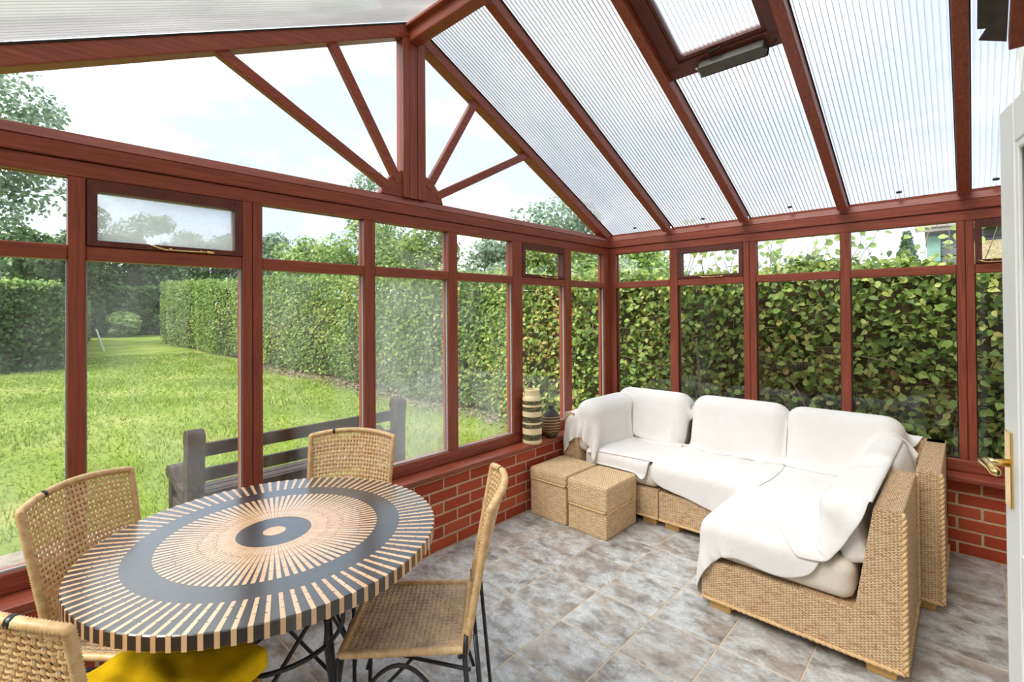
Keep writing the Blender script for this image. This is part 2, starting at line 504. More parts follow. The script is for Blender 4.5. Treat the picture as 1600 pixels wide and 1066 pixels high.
class MB:
    def __init__(s):
        s.v, s.f = [], []

    def add(s, vs, fs):
        o = len(s.v)
        s.v += [tuple(v) for v in vs]
        s.f += [tuple(i + o for i in f) for f in fs]
        return s

    def box(s, lo, hi):
        x0, y0, z0 = [min(a, b) for a, b in zip(lo, hi)]
        x1, y1, z1 = [max(a, b) for a, b in zip(lo, hi)]
        return s.add([(x0, y0, z0), (x1, y0, z0), (x1, y1, z0), (x0, y1, z0), (x0, y0, z1), (x1, y0, z1), (x1, y1, z1), (x0, y1, z1)],
                     [(0, 3, 2, 1), (4, 5, 6, 7), (0, 1, 5, 4), (1, 2, 6, 5), (2, 3, 7, 6), (3, 0, 4, 7)])

    def prism(s, poly, vec):
        n = len(poly)
        a = [Vector(p) for p in poly]
        vec = Vector(vec)
        return s.add(a + [p + vec for p in a], [tuple(range(n))[::-1], tuple(range(n, 2 * n))] + [(i, (i + 1) % n, n + (i + 1) % n, n + i) for i in range(n)])

    def beam(s, p0, p1, w_, h_, side):
        """bar from p0 to p1 (centre line), width w_ along 'side', height h_ across"""
        p0, p1 = Vector(p0), Vector(p1)
        d = (p1 - p0).normalized()
        sd_ = Vector(side)
        sd_ = (sd_ - d * sd_.dot(d)).normalized() * (w_ / 2)
        q = d.cross(sd_).normalized() * (h_ / 2)
        return s.prism([p0 - sd_ - q, p0 + sd_ - q, p0 + sd_ + q, p0 - sd_ + q], p1 - p0)

    def tube(s, pts, r, n=8, closed=False, cap=True):
        pts = [Vector(p) for p in pts]
        m = len(pts)
        rr = r if isinstance(r, (list, tuple)) else [r] * m
        tans = []
        for i in range(m):
            if closed:
                t_ = pts[(i + 1) % m] - pts[i - 1]
            else:
                t_ = pts[min(i + 1, m - 1)] - pts[max(i - 1, 0)]
            tans.append(t_.normalized() if t_.length > 1e-9 else Vector((0, 0, 1)))
        nr = tans[0].orthogonal().normalized()
        vs = []
        for i in range(m):
            nr = (nr - tans[i] * nr.dot(tans[i]))
            nr = nr.normalized() if nr.length > 1e-6 else tans[i].orthogonal().normalized()
            b = tans[i].cross(nr)
            for k in range(n):
                a = 2 * math.pi * k / n
                vs.append(pts[i] + (nr * math.cos(a) + b * math.sin(a)) * rr[i])
        fs = []
        for i in range(m if closed else m - 1):
            j = (i + 1) % m
            for k in range(n):
                k2 = (k + 1) % n
                fs.append((i * n + k, i * n + k2, j * n + k2, j * n + k))
        if cap and not closed:
            fs.append(tuple(range(n))[::-1])
            fs.append(tuple((m - 1) * n + k for k in range(n)))
        return s.add(vs, fs)

    def lathe(s, prof, n=40, c=(0, 0, 0)):
        vs = []
        for r, z in prof:
            for k in range(n):
                a = 2 * math.pi * k / n
                vs.append((c[0] + r * math.cos(a), c[1] + r * math.sin(a), c[2] + z))
        fs = []
        for i in range(len(prof) - 1):
            for k in range(n):
                k2 = (k + 1) % n
                fs.append((i * n + k, i * n + k2, (i + 1) * n + k2, (i + 1) * n + k))
        fs.append(tuple(range(n))[::-1])
        fs.append(tuple((len(prof) - 1) * n + k for k in range(n)))
        return s.add(vs, fs)

    def mesh(s, name, mat, off=Vector((0, 0, 0)), smooth=False, bev=0.0, uv=False):
        me = bpy.data.meshes.new(name)
        ox, oy, oz = off
        me.from_pydata([(x - ox, y - oy, z - oz) for x, y, z in s.v], [], s.f)
        bm = bmesh.new()
        bm.from_mesh(me)
        bmesh.ops.recalc_face_normals(bm, faces=bm.faces)
        if bev:
            bmesh.ops.bevel(bm, geom=[e_ for e_ in bm.edges], offset=bev, segments=2 if bev > 0.004 else 1, profile=0.6, affect='EDGES', clamp_overlap=True)
        bm.to_mesh(me)
        bm.free()
        me.materials.append(M[mat])
        if uv:
            box_uv(me)
        if smooth:
            me.polygons.foreach_set('use_smooth', [True] * len(me.polygons))
        return me

    def build(s, name, mat, parent=None, smooth=False, bev=0.0, uv=False, world=True):
        off = origin(parent) if world else Vector((0, 0, 0))
        return put(name, s.mesh(name, mat, off, smooth, bev, uv), parent)


def box_uv(me):
    lay = me.uv_layers.new(name='UVMap')
    for p in me.polygons:
        n = p.normal
        ax = max(range(3), key=lambda i: abs(n[i]))
        for li in p.loop_indices:
            c = me.vertices[me.loops[li].vertex_index].co
            lay.data[li].uv = ((c.y, c.z), (c.x, c.z), (c.x, c.y))[ax]


# ------------------------------------------------------------------ room constants
W = 4.56            # gable width: x from -W to 0
YH = -2.78          # house wall
ZB, ZG = 0.49, 0.565  # bottom rail, glass foot
ZT0, ZT1 = 1.715, 1.772
ZH0, ZH1, ZH2 = 2.040, 2.107, 2.215
RZ, RS = 2.255, 0.473   # roof underside at x=0 and slope
XR = -W / 2


def roof_z(x):
    return RZ + RS * (-x) if x >= XR else RZ + RS * (x + W)


# ------------------------------------------------------------------ floor
fl = tag(MB().box((-W - 0.2, -4.6, -0.20), (0.2, 0.2, -0.0018)).build('floor', 'grout'), 'grey mottled stone-look ceramic tile floor with pale grout', kind='structure')
tx, ty = 0.3275, 0.3175
tile_cache = {}
xs = [-2.54 + tx * k for k in range(-8, 9)]
ys = [-0.444 - ty * k for k in range(-2, 9)]
for i in range(len(xs) - 1):
    for j in range(len(ys) - 1):
        x0, x1 = max(xs[i], -W + 0.10), min(xs[i + 1], -0.052)
        y1, y0 = min(ys[j], -0.102), max(ys[j + 1], YH)
        if x1 - x0 < 0.02 or y1 - y0 < 0.02:
            continue
        k = (round(x1 - x0, 3), round(y1 - y0, 3))
        if k not in tile_cache:
            a, b = (x1 - x0) / 2 - 0.0034, (y1 - y0) / 2 - 0.0034
            tile_cache[k] = MB().box((-a, -b, -0.007), (a, b, 0)).mesh('tile', 'tile', bev=0.0018)
        put('tile', tile_cache[k], fl, ((x0 + x1) / 2, (y0 + y1) / 2, 0))


# ------------------------------------------------------------------ dwarf brick walls
def brick_wall(name, T, length, face, label, bricks=True, s0=0.0):
    """T maps (s along wall, n outward, z) to world; bricks stand at n=face"""
    a, b = T(s0, face + 0.0035, -0.18), T(length, 0.20, 0.452)
    wl = tag(MB().box(a, b).build(name, 'mortar'), label, kind='structure')
    if not bricks:
        return wl
    cache = {}
    for c in range(6):
        z0 = 0.002 + c * 0.075
        s = -0.1125 * (c % 2)
        while s < length:
            e0, e1 = max(s + 0.0065, s0 + 0.004), min(s + 0.2185, length - 0.004)
            s += 0.225
            if e1 - e0 < 0.03:
                continue
            L = round(e1 - e0, 3)
            if L not in cache:
                p, q = Vector(T(-L / 2, -0.0075, 0)), Vector(T(L / 2, 0.0075, 0.0625))
                o = Vector(T(0, 0, 0))
                cache[L] = MB().box(p - o, q - o).mesh('brick', 'brick', bev=0.0022)
            jit = random.uniform(-0.0012, 0.0012)
            put('brick', cache[L], wl, T((e0 + e1) / 2, face + 0.0075 + jit, z0))
    return wl


TG = lambda s, n, z: (-s, n, z)
TR = lambda s, n, z: (n, -s, z)
TL = lambda s, n, z: (-W - n, -s, z)
brick_wall('wall_gable', TG, W, -0.10, 'low red brick wall under the gable windows')
brick_wall('wall_right', TR, -YH, -0.045, 'low red brick wall behind the sofa under the right windows', s0=0.10)
brick_wall('wall_left', TL, -YH, -0.10, 'low red brick wall under the left side windows', bricks=False, s0=0.10)

# house wall with the doorway
DX0, DX1 = -3.0, -2.19
hw = MB()
hw.box((-W - 0.2, YH - 0.25, 0), (DX0, YH, 3.55)).box((DX1, YH - 0.25, 0), (0.15, YH, 3.55)).box((DX0, YH - 0.25, 2.07), (DX1, YH, 3.55))
tag(hw.build('wall_house', 'render_cream'), 'cream house wall behind the camera with the doorway', kind='structure')
hl = MB()
hl.box((-4.6, -4.65, 0), (-0.8, -4.55, 2.5)).box((-4.6, -4.55, 0), (-4.5, -3.03, 2.5)).box((-0.9, -4.55, 0), (-0.8, -3.03, 2.5)).box((-4.6, -4.65, 2.4), (-0.8, -3.03, 2.5))
tag(hl.build('wall_hall', 'render_cream'), 'plain cream walls of the hall beyond the doorway', kind='structure')

# ------------------------------------------------------------------ windows
def wood_for(T):
    return 'wood_x' if T is TG else 'wood_y'


def stay(parent, T, s0, s1, n, z):
    """brass casement stay on the foot of a top light"""
    m = MB()
    pts = [T(s0, n - 0.012, z + 0.012), T(s0 + (s1 - s0) * 0.12, n - 0.016, z + 0.002), T(s0 + (s1 - s0) * 0.22, n - 0.014, z - 0.004), T(s1, n - 0.012, z - 0.002)]
    m.tube(pts, 0.0035, 6)
    a = Vector(T(s0 + (s1 - s0) * 0.30, n, z - 0.004))
    m.tube([a, Vector(T(s0 + (s1 - s0) * 0.30, n - 0.02, z))], 0.006, 8)
    a = T(s0 + (s1 - s0) * 0.78, n, z - 0.004)
    m.tube([a, T(s0 + (s1 - s0) * 0.78, n - 0.02, z)], 0.005, 8)
    m.tube([T(s1 - (s1 - s0) * 0.12, n - 0.012, z - 0.002), T(s1, n - 0.012, z - 0.002)], 0.006, 8)
    return m.build('casement_stay', 'brass', parent, smooth=True)


def glazed_wall(name, label, T, posts, length, opening=(), fogs={}, root=(0, 0, 0)):
    wn = tag(empty(name, root), label, kind='structure')
    wa = wood_for(T)
    D0, D1 = 0.0, 0.07
    MB().box(T(0, D0 - 0.004, ZB), T(length, D1, ZG)).build('bottom_rail', wa, wn, bev=0.004)
    MB().box(T(0, D0, ZH0), T(length, D1, ZH1 - 0.003)).build('head_rail', wa, wn, bev=0.003)
    MB().box(T(0, D0 - 0.012, ZH1), T(length, D1 + 0.03, ZH1 + 0.06)).build('ring_beam', wa, wn, bev=0.004)
    # chamfered upper half of the ring beam
    c = [T(0, -0.012, ZH1 + 0.062), T(0, 0.10, ZH1 + 0.062), T(0, 0.10, ZH2), T(0, 0.012, ZH2)]
    e_ = Vector(T(length, 0, 0)) - Vector(T(0, 0, 0))
    MB().prism(c, e_).build('beam_capping', wa, wn, bev=0.003)
    # sill board
    MB().box(T(0, -0.125, 0.455), T(length, 0.06, ZB - 0.001)).build('window_sill', wa, wn, bev=0.008)
    MB().box(T(0, 0.05, 0.44), T(length, 0.26, 0.50)).build('outer_sill', wa, wn, bev=0.008)
    for a, b, dbl in posts:
        if dbl:
            m_ = (a + b) / 2
            MB().box(T(a, D0 - 0.002, ZG), T(m_ - 0.0015, D1, ZH0)).build('post', 'wood_z', wn, bev=0.003)
            MB().box(T(m_ - 0.005, D0 + 0.006, ZG), T(m_ + 0.005, D1 - 0.004, ZH0)).build('post_seal', 'wood_dark', wn)
            MB().box(T(m_ + 0.0015, D0 - 0.002, ZG), T(b, D1, ZH0)).build('post', 'wood_z', wn, bev=0.003)
        else:
            MB().box(T(a, D0 - 0.002, ZG), T(b, D1, ZH0)).build('post', 'wood_z', wn, bev=0.004)
    for i in range(len(posts) - 1):
        a, b = posts[i][1], posts[i + 1][0]
        MB().box(T(a, D0, ZT0), T(b, D1, ZT1)).build('transom', wa, wn, bev=0.004)
        # glazing beads, pale spacer bar edges
        lo = MB().box(T(a, 0.028, ZG), T(b, 0.046, ZT0)).build('pane', fogs.get((i, 0), 'glass'), wn)
        if i in opening:
            z0, z1 = ZT1 + 0.002, ZH0 - 0.002
            ff = MB()
            fwid = 0.045
            ff.box(T(a + 0.002, -0.006, z0), T(a + fwid * 0.75, 0.055, z1)).box(T(b - fwid * 0.75, -0.006, z0), T(b - 0.002, 0.055, z1))
            ff.box(T(a + fwid * 0.75, -0.004, z0), T(b - fwid * 0.75, 0.055, z0 + 0.022)).box(T(a + fwid * 0.75, -0.004, z1 - fwid), T(b - fwid * 0.75, 0.055, z1))
            cs = ff.build('casement', 'wood_dark', wn)
            MB().box(T(a + fwid * 0.75, 0.02, z0 + 0.022), T(b - fwid * 0.75, 0.036, z1 - fwid)).build('pane', fogs.get((i, 1), 'glass'), cs)
            mid = (a + b) / 2
            stay(cs, T, mid + 0.08, mid - 0.16, -0.006, z0 + 0.006) if T is TG else stay(cs, T, mid - 0.08, mid + 0.12, -0.006, z0 + 0.006)
        else:
            MB().box(T(a, 0.028, ZT1), T(b, 0.046, ZH0)).build('pane', fogs.get((i, 1), 'glass'), wn)
        # thin grey spacer bar round the lower pane
        sp = MB()
        sp.box(T(a, 0.012, ZG), T(b, 0.026, ZG + 0.008)).box(T(a, 0.012, ZG + 0.008), T(a + 0.005, 0.026, ZT0)).box(T(b - 0.005, 0.012, ZG + 0.008), T(b, 0.026, ZT0))
        sp.build('spacer_bar', 'spacer_grey' if T is TG else 'rubber', wn)
    return wn


gp = [(0.0, 0.10, 0), (0.625, 0.718, 0), (1.268, 1.380, 0), (1.928, 2.008, 0), (2.560, 2.632, 0), (3.188, 3.280, 1), (3.848, 3.902, 0), (4.47, 4.56, 0)]
glazed_wall('window_1', 'reddish brown timber window wall below the gable overlooking the lawn', TG, gp, W, (1, 5),
            {(3, 0): 'glass_misted', (5, 1): 'glass_frosted', (2, 0): 'glass_dusty', (4, 0): 'glass_dusty', (5, 0): 'glass_dusty', (6, 0): 'glass_dusty', (3, 1): 'glass_dusty'})
rpst = [(0.0, 0.068, 0), (0.614, 0.686, 0), (1.232, 1.326, 1), (1.881, 1.941, 0), (2.490, 2.572, 1), (2.76, 2.78, 0)]
glazed_wall('window_3', 'reddish brown timber window wall behind the sofa facing the near hedge', TR, rpst, -YH, (1, 4))
glazed_wall('window_4', 'timber window wall on the left side beyond the picture', TL, [(0.0, 0.07, 0), (0.62, 0.69, 0), (1.24, 1.32, 0), (1.88, 1.94, 0), (2.49, 2.57, 0), (2.70, 2.78, 0)], -YH)

# corner posts and eaves filler
for nm, x0, x1 in (('trim_2', -0.001, 0.10), ('trim_3', -W - 0.10, -W + 0.001)):
    tag(MB().box((x0, -0.001, 0.45), (x1, 0.10, ZH2)).build(nm, 'wood_z', bev=0.004), 'square reddish brown corner post of the window walls' if x0 > -1 else 'square corner post at the far left beyond the picture', kind='structure')
for nm, x0, x1 in (('trim_4', 0.03, 0.10), ('trim_5', -W - 0.10, -W - 0.03)):
    tag(MB().box((x0, YH, ZH2 - 0.01), (x1, 0.08, RZ - 0.02)).build(nm, 'wood_y'), 'eaves filler strip over the right window beam' if x0 > -1 else 'eaves filler strip over the left window beam', kind='structure')

# gable fan light
fan = tag(empty('window_2', (XR, 0, ZH2)), 'triangular gable fan light with four spokes and a half-round hub', kind='structure')
MB().box((XR - 0.085, -0.008, ZH2), (XR - 0.040, 0.07, 3.25)).build('king_post', 'wood_z', fan, bev=0.003)
MB().box((XR - 0.038, -0.004, ZH2), (XR + 0.024, 0.07, 3.25)).build('king_post', 'wood_z', fan, bev=0.003)
MB().box((XR + 0.026, -0.008, ZH2), (XR + 0.085, 0.07, 3.25)).build('king_post', 'wood_z', fan, bev=0.003)
hub = []
hr, hz = 0.245, 2.150
a0 = math.asin((ZH2 - hz) / hr)
for k in range(33):
    a = a0 + (math.pi - 2 * a0) * k / 32
    hub.append((XR + hr * math.cos(a), 0.006, hz + hr * math.sin(a)))
MB().prism(hub, (0, 0.05, 0)).build('hub', 'wood_x', fan, bev=0.003)
for (xa, za), (xb, zb) in (((-3.385, 2.745), (-2.45, 2.26)), ((-2.822, 3.01), (-2.385, 2.30)), ((-1.735, 3.01), (-2.165, 2.30)), ((-1.17, 2.755), (-2.10, 2.26))):
    MB().beam((xa, 0.022, za), (xb, 0.022, zb), 0.042, 0.054, (0, 1, 0)).build('spoke', 'wood_x', fan, bev=0.004)
for sgn in (-1, 1):
    x0, x1 = XR, XR + sgn * W / 2
    c = Vector((XR, 0.034, hz))
    rim = [(x1, ZH2), (XR + sgn * 1.10, 2.755), (XR + sgn * 0.55, 3.01), (XR, 3.27)]
    rim[0] = (XR + sgn * 2.2, ZH2)
    for k in range(3):
        (xa, za), (xb, zb) = rim[k], rim[k + 1]
        if k == 0:
            poly = [(XR + sgn * 0.2, 0.030, ZH2), (xa, 0.030, za), (xb, 0.030, zb)]
        else:
            poly = [(c.x, 0.030, ZH2), (xa, 0.030, za), (xb, 0.030, zb)]
        MB().prism(poly, (0, 0.012, 0)).build('pane', 'glass', fan)

# ------------------------------------------------------------------ roof
ceil = tag(empty('ceiling', (XR, YH / 2, 2.2)), 'pitched polycarbonate roof with reddish brown rafters', kind='structure')
nrm = Vector((RS, 0, 1)).normalized()


def rpt(x, y, h, left=False):
    """point on roof underside at x (right slope), lifted h along the normal"""
    p = Vector((x, y, RZ - RS * x)) + nrm * h
    if left:
        p.x = -W - p.x
    return p


def rafter(y0, y1, xa, xb, depth, left=False, name='rafter', mat='wood_x', lift=0.0):
    P = lambda x, y, h: rpt(x, y, h, left)
    m = MB()
    m.prism([P(xa, y0, -depth + lift), P(xa, y1, -depth + lift), P(xa, y1, lift), P(xa, y0, lift)], P(xb, y0, 0) - P(xa, y0, 0))
    return m.build(name, mat, ceil, bev=0.006)


def panel(y0, y1, xa, xb, left=False, webs=True):
    P = lambda x, y, h: rpt(x, y, h, left)
    m = MB()
    m.add([P(xa, y0, 0.002), P(xb, y0, 0.002), P(xb, y1, 0.002), P(xa, y1, 0.002)], [(0, 1, 2, 3)])
    pn = m.build('roof_panel', 'polycarbonate', ceil)
    if webs:
        wv = MB()
        y = max(y0, y1) - 0.012
        while y > min(y0, y1):
            wv.add([P(xa, y, 0.003), P(xb, y, 0.003), P(xb, y, 0.019), P(xa, y, 0.019)], [(0, 1, 2, 3)])
            wv.add([P(xa, y - 0.0012, 0.003), P(xb, y - 0.0012, 0.003), P(xb, y - 0.0012, 0.019), P(xa, y - 0.0012, 0.019)], [(0, 1, 2, 3)])
            y -= 0.0245
        o = wv.build('panel_web', 'polycarbonate_web', pn)
        o['kind'] = 'stuff'
    g = MB()
    for yy in (y0, y1):
        g.prism([P(xa, yy - 0.006, -0.006), P(xa, yy + 0.006, -0.006), P(xa, yy + 0.006, 0.001), P(xa, yy - 0.006, 0.001)], P(xb, yy, 0) - P(xa, yy, 0))
    g.build('gasket', 'rubber', pn)
    # small black end stop at the foot
    c = P(min(0.0, max(xa, xb)) - 0.03, (y0 + y1) / 2, -0.008)
    MB().lathe([(0.001, -0.004), (0.014, -0.004), (0.017, 0.0), (0.014, 0.008), (0.001, 0.008)], 12, c).build('panel_stop', 'black_plastic', pn, smooth=True)
    return pn


raf = [0.035, -0.605, -1.250, -1.905, -2.530, YH + 0.07]
for left in (False, True):
    # gable rafter
    rafter(-0.012, 0.075, 0.04, XR, 0.078, left, 'gable_rafter')
    for y in raf[1:5]:
        rafter(y - 0.029, y + 0.029, -0.002, XR, 0.074, left)
    # wall rafter stops short where the house wall steps
    rafter(YH + 0.002, YH + 0.095, -0.98 if not left else 0.0, XR, 0.085, left, 'wall_rafter')
    edges = [(-0.012, raf[1] + 0.029), (raf[1] - 0.029, raf[2] + 0.029), (raf[2] - 0.029, raf[3] + 0.029), (raf[3] - 0.029, raf[4] + 0.029), (raf[4] - 0.029, YH)]
    for k, (a, b) in enumerate(edges):
        panel(a, b, 0.15, -1.33 if (k == 2 and not left) else XR, left)
# ridge beam
MB().box((XR - 0.042, YH, 3.195), (XR + 0.042, -0.006, 3.30)).build('ridge_beam', 'wood_y', ceil, bev=0.008)
MB().prism([(XR - 0.075, YH, 3.27), (XR + 0.075, YH, 3.27), (XR + 0.075, YH, 3.29), (XR, YH, 3.335), (XR - 0.075, YH, 3.29)], (0, -YH, 0)).build('ridge_capping', 'wood_y', ceil, bev=0.003)
# roof vent in the third bay of the right slope
vy0, vy1 = raf[2] - 0.029, raf[3] + 0.029
vm = MB()
P = rpt
for (xa, xb, ya, yb, h0, h1) in ((-1.33, -1.42, vy0, vy1, -0.030, 0.03), (-1.33, XR + 0.1, vy0, vy0 - 0.075, -0.030, 0.03), (-1.33, XR + 0.1, vy1 + 0.06, vy1, -0.030, 0.03), (XR + 0.18, XR + 0.1, vy0, vy1, -0.030, 0.03)):
    vm.prism([P(xa, ya, h0), P(xa, yb, h0), P(xa, yb, h1), P(xa, ya, h1)], P(xb, ya, 0) - P(xa, ya, 0))
vent = vm.build('roof_vent', 'wood_dark', ceil, bev=0.004)
sm = MB()
for (xa, xb, ya, yb) in ((-1.42, -1.445, vy0 - 0.075, vy1 + 0.06), (-1.42, XR + 0.18, vy0 - 0.075, vy0 - 0.095), (-1.42, XR + 0.18, vy1 + 0.08, vy1 + 0.06)):
    sm.prism([P(xa, ya, -0.016), P(xa, yb, -0.016), P(xa, yb, 0.02), P(xa, ya, 0.02)], P(xb, ya, 0) - P(xa, ya, 0))
sm.build('vent_sash', 'wood_dark', vent)
m = MB()
m.add([P(-1.44, vy0 - 0.09, 0.004), P(XR + 0.15, vy0 - 0.09, 0.004), P(XR + 0.15, vy1 + 0.075, 0.004), P(-1.44, vy1 + 0.075, 0.004)], [(0, 1, 2, 3)])
m.build('vent_pane', 'polycarbonate', vent)
m = MB()
y = vy0 - 0.10
while y > vy1 + 0.08:
    m.add([P(-1.44, y, 0.005), P(XR + 0.15, y, 0.005), P(XR + 0.15, y, 0.021), P(-1.44, y, 0.021)], [(0, 1, 2, 3)])
    y -= 0.0245
m.build('vent_web', 'polycarbonate_web', vent)['kind'] = 'stuff'
# actuator box below the vent foot
m = MB()
ya, yb = -1.46, -1.80
m.prism([P(-1.335, ya, -0.085), P(-1.335, yb, -0.085), P(-1.335, yb, -0.030), P(-1.335, ya, -0.030)], P(-1.395, ya, 0) - P(-1.335, ya, 0))
m.build('vent_opener', 'grey_plastic', vent, bev=0.008)
m = MB()
m.prism([P(-1.325, ya + 0.004, -0.08), P(-1.325, yb - 0.004, -0.08), P(-1.325, yb - 0.004, -0.026), P(-1.325, ya + 0.004, -0.026)], P(-1.337, ya, 0) - P(-1.325, ya, 0))
m.build('opener_cover', 'black_plastic', vent, bev=0.004)
m = MB()
m.tube([P(-1.33, ya + 0.012, -0.03), P(-1.38, ya + 0.014, -0.06)], 0.005, 6)
m.build('opener_latch', 'metal_pole', vent)
m = MB()
m.tube([P(-1.40, (ya + yb) / 2 + 0.10, -0.05), P(-1.43, (ya + yb) / 2 + 0.10, -0.035), P(-1.43, (ya + yb) / 2 + 0.04, -0.03), P(-1.425, (ya + yb) / 2 + 0.08, -0.02)], 0.005, 6)
m.build('opener_chain', 'black_steel', vent)
m = MB()
m.tube([P(-1.36, yb, -0.06), P(-1.35, yb - 0.03, -0.045), P(-1.37, yb - 0.05, -0.03), P(-1.38, yb - 0.075, -0.02)], 0.003, 6)
m.build('opener_cable', 'black_plastic', vent)
# torn lead flashing hanging beside the wall rafter
m = MB()
m.prism([P(-1.00, YH + 0.10, -0.05), P(-1.02, YH + 0.19, -0.02), P(-1.07, YH + 0.165, -0.02), P(-1.08, YH + 0.195, -0.02), P(-1.9, YH + 0.195, -0.02), P(-1.9, YH + 0.10, -0.05)], nrm * 0.006)
m.build('flashing', 'lead', ceil)

# ------------------------------------------------------------------ white door
door = tag(empty('door_1', (-2.22, -2.611, 0)), 'white glazed door standing slightly open with a brass lever', kind='structure')
du = Vector((-0.979, -0.205, 0)).normalized()
dn = Vector((-du.y, du.x, 0))
dn = -dn if dn.y < 0 else dn
DW, DH = 0.76, 2.03


def DP(s, n, z):
    return Vector((-2.22, -2.611, 0)) + du * s + dn * n + Vector((0, 0, z))


def dbox(m, s0, s1, n0, n1, z0, z1):
    a = DP(s0, n0, z0)
    m.prism([DP(s0, n0, z0), DP(s1, n0, z0), DP(s1, n1, z0), DP(s0, n1, z0)], (0, 0, z1 - z0))


for nm, args in (('stile', (0, 0.105, -0.044, 0, 0.01, DH)), ('stile', (DW - 0.105, DW, -0.044, 0, 0.01, DH)), ('top_rail', (0.105, DW - 0.105, -0.044, 0, DH - 0.11, DH)), ('bottom_rail', (0.105, DW - 0.105, -0.044, 0, 0.01, 0.20)), ('lock_rail', (0.105, DW - 0.105, -0.044, 0, 0.74, 0.88))):
    m = MB()
    dbox(m, *args)
    m.build(nm, 'white_paint', door, bev=0.004)
for z0, z1 in ((0.88, DH - 0.11), (0.20, 0.74)):
    m = MB()
    for a in ((0.105, 0.125, -0.012, -0.002, z0, z1), (DW - 0.125, DW - 0.105, -0.012, -0.002, z0, z1), (0.125, DW - 0.125, -0.012, -0.002, z0, z0 + 0.02), (0.125, DW - 0.125, -0.012, -0.002, z1 - 0.02, z1)):
        dbox(m, *a)
    m.build('glazing_bead', 'white_paint', door, bev=0.003)
m = MB()
dbox(m, 0.105, DW - 0.105, -0.026, -0.020, 0.88, DH - 0.11)
m.build('pane', 'glass_dusty', door)
m = MB()
dbox(m, 0.105, DW - 0.105, -0.030, -0.016, 0.20, 0.74)
m.build('lower_panel', 'white_paint', door)
m = MB()
dbox(m, 0.022, 0.066, 0.0, 0.006, 0.975, 1.175)
hp = m.build('handle_plate', 'brass', door, bev=0.002)
m = MB()
m.tube([DP(0.044, 0.004, 1.09), DP(0.044, 0.03, 1.09), DP(0.044, 0.05, 1.09)], [0.011, 0.008, 0.010], 10)
m.tube([DP(0.040, 0.052, 1.09), DP(0.07, 0.054, 1.092), DP(0.115, 0.054, 1.092), DP(0.15, 0.054, 1.088), DP(0.158, 0.054, 1.086)], [0.012, 0.012, 0.011, 0.011, 0.005], 10)
m.build('lever', 'brass', hp, smooth=True)
m = MB()
dbox(m, 0.002, 0.012, -0.030, -0.014, 0.93, 1.16)
# frame in the opening
fm = MB()
fm.box((DX0, YH - 0.12, 0), (DX0 + 0.04, YH + 0.012, 2.07)).box((DX1 - 0.04, YH - 0.12, 0), (DX1, YH + 0.012, 2.07)).box((DX0 + 0.04, YH - 0.12, 2.03), (DX1 - 0.04, YH + 0.012, 2.07))
tag(fm.build('trim_1', 'white_paint'), 'white painted frame of the house doorway', kind='structure')


# ------------------------------------------------------------------ dining table
TC = Vector((-3.428, -0.775, 0))
tb = tag(empty('dining_table', TC), 'round dining table with black and straw sunburst inlay on black steel rods', 'table')
R1, TZ = 0.548, 0.742
prof = [(0.001, TZ - 0.040), (R1 - 0.003, TZ - 0.040), (R1, TZ - 0.037), (R1, TZ - 0.003), (R1 - 0.003, TZ), (0.001, TZ)]
MB().lathe(prof, 128, TC).build('tabletop', 'ebony_inlay', tb)
NS = 96


def wedge(m, r0, r1, w0, w1, z0, z1, skew=0.0):
    """bar lying along +x from r0 to r1, half widths w0, w1"""
    m.prism([(r0, -w0, z0), (r1 + skew, -w1, z0), (r1 - skew, w1, z0), (r0, w0, z0)], (0, 0, z1 - z0))


def strip_mesh(kind, var):
    m = MB()
    g = 0.0008
    if kind == 'outer':
        c1, c2 = (0.452 + 0.004 * var, 0.500 + 0.006 * ((var * 2) % 3 - 1))
        sk = (0.004, -0.004, 0.002)[var]
        for a, b in ((0.422, c1), (c1, c2), (c2, R1 + 0.0006)):
            last = b > R1
            wedge(m, a + g, b - (0 if last else g), 0.0052 + 0.0010 * (a - 0.42) / 0.13, 0.0052 + 0.0010 * (b - 0.42) / 0.13, TZ - 0.001, TZ + 0.0005, 0 if last else sk)
        m.box((R1 - 0.004, -0.0062, TZ - 0.0402), (R1 + 0.0008, 0.0062, TZ - 0.0005))
    else:
        cs = (0.118, 0.172 + 0.006 * var, 0.226 - 0.004 * var, 0.285 + 0.005 * var, 0.344)
        for a, b in zip(cs[:-1], cs[1:]):
            f = lambda r: min(0.0059, 0.0292 * r)
            wedge(m, a + g, b - g, f(a), f(b), TZ - 0.001, TZ + 0.0005)
    return m.mesh('inlay_strip', 'coconut_inlay')


sms = {(k, v): strip_mesh(k, v) for k in ('outer', 'inner') for v in range(3)}
for i in range(NS):
    for k in ('outer', 'inner'):
        o = put('inlay_strip' if k == 'outer' else 'inlay_ray', sms[(k, (i * 7 + (i // 3)) % 3)], tb)
        o.rotation_euler = (0, 0, 2 * math.pi * i / NS)
MB().lathe([(0.001, TZ - 0.001), (0.036, TZ - 0.001), (0.036, TZ + 0.0006), (0.001, TZ + 0.0006)], 40, TC).build('centre_disc', 'coconut_inlay', tb)
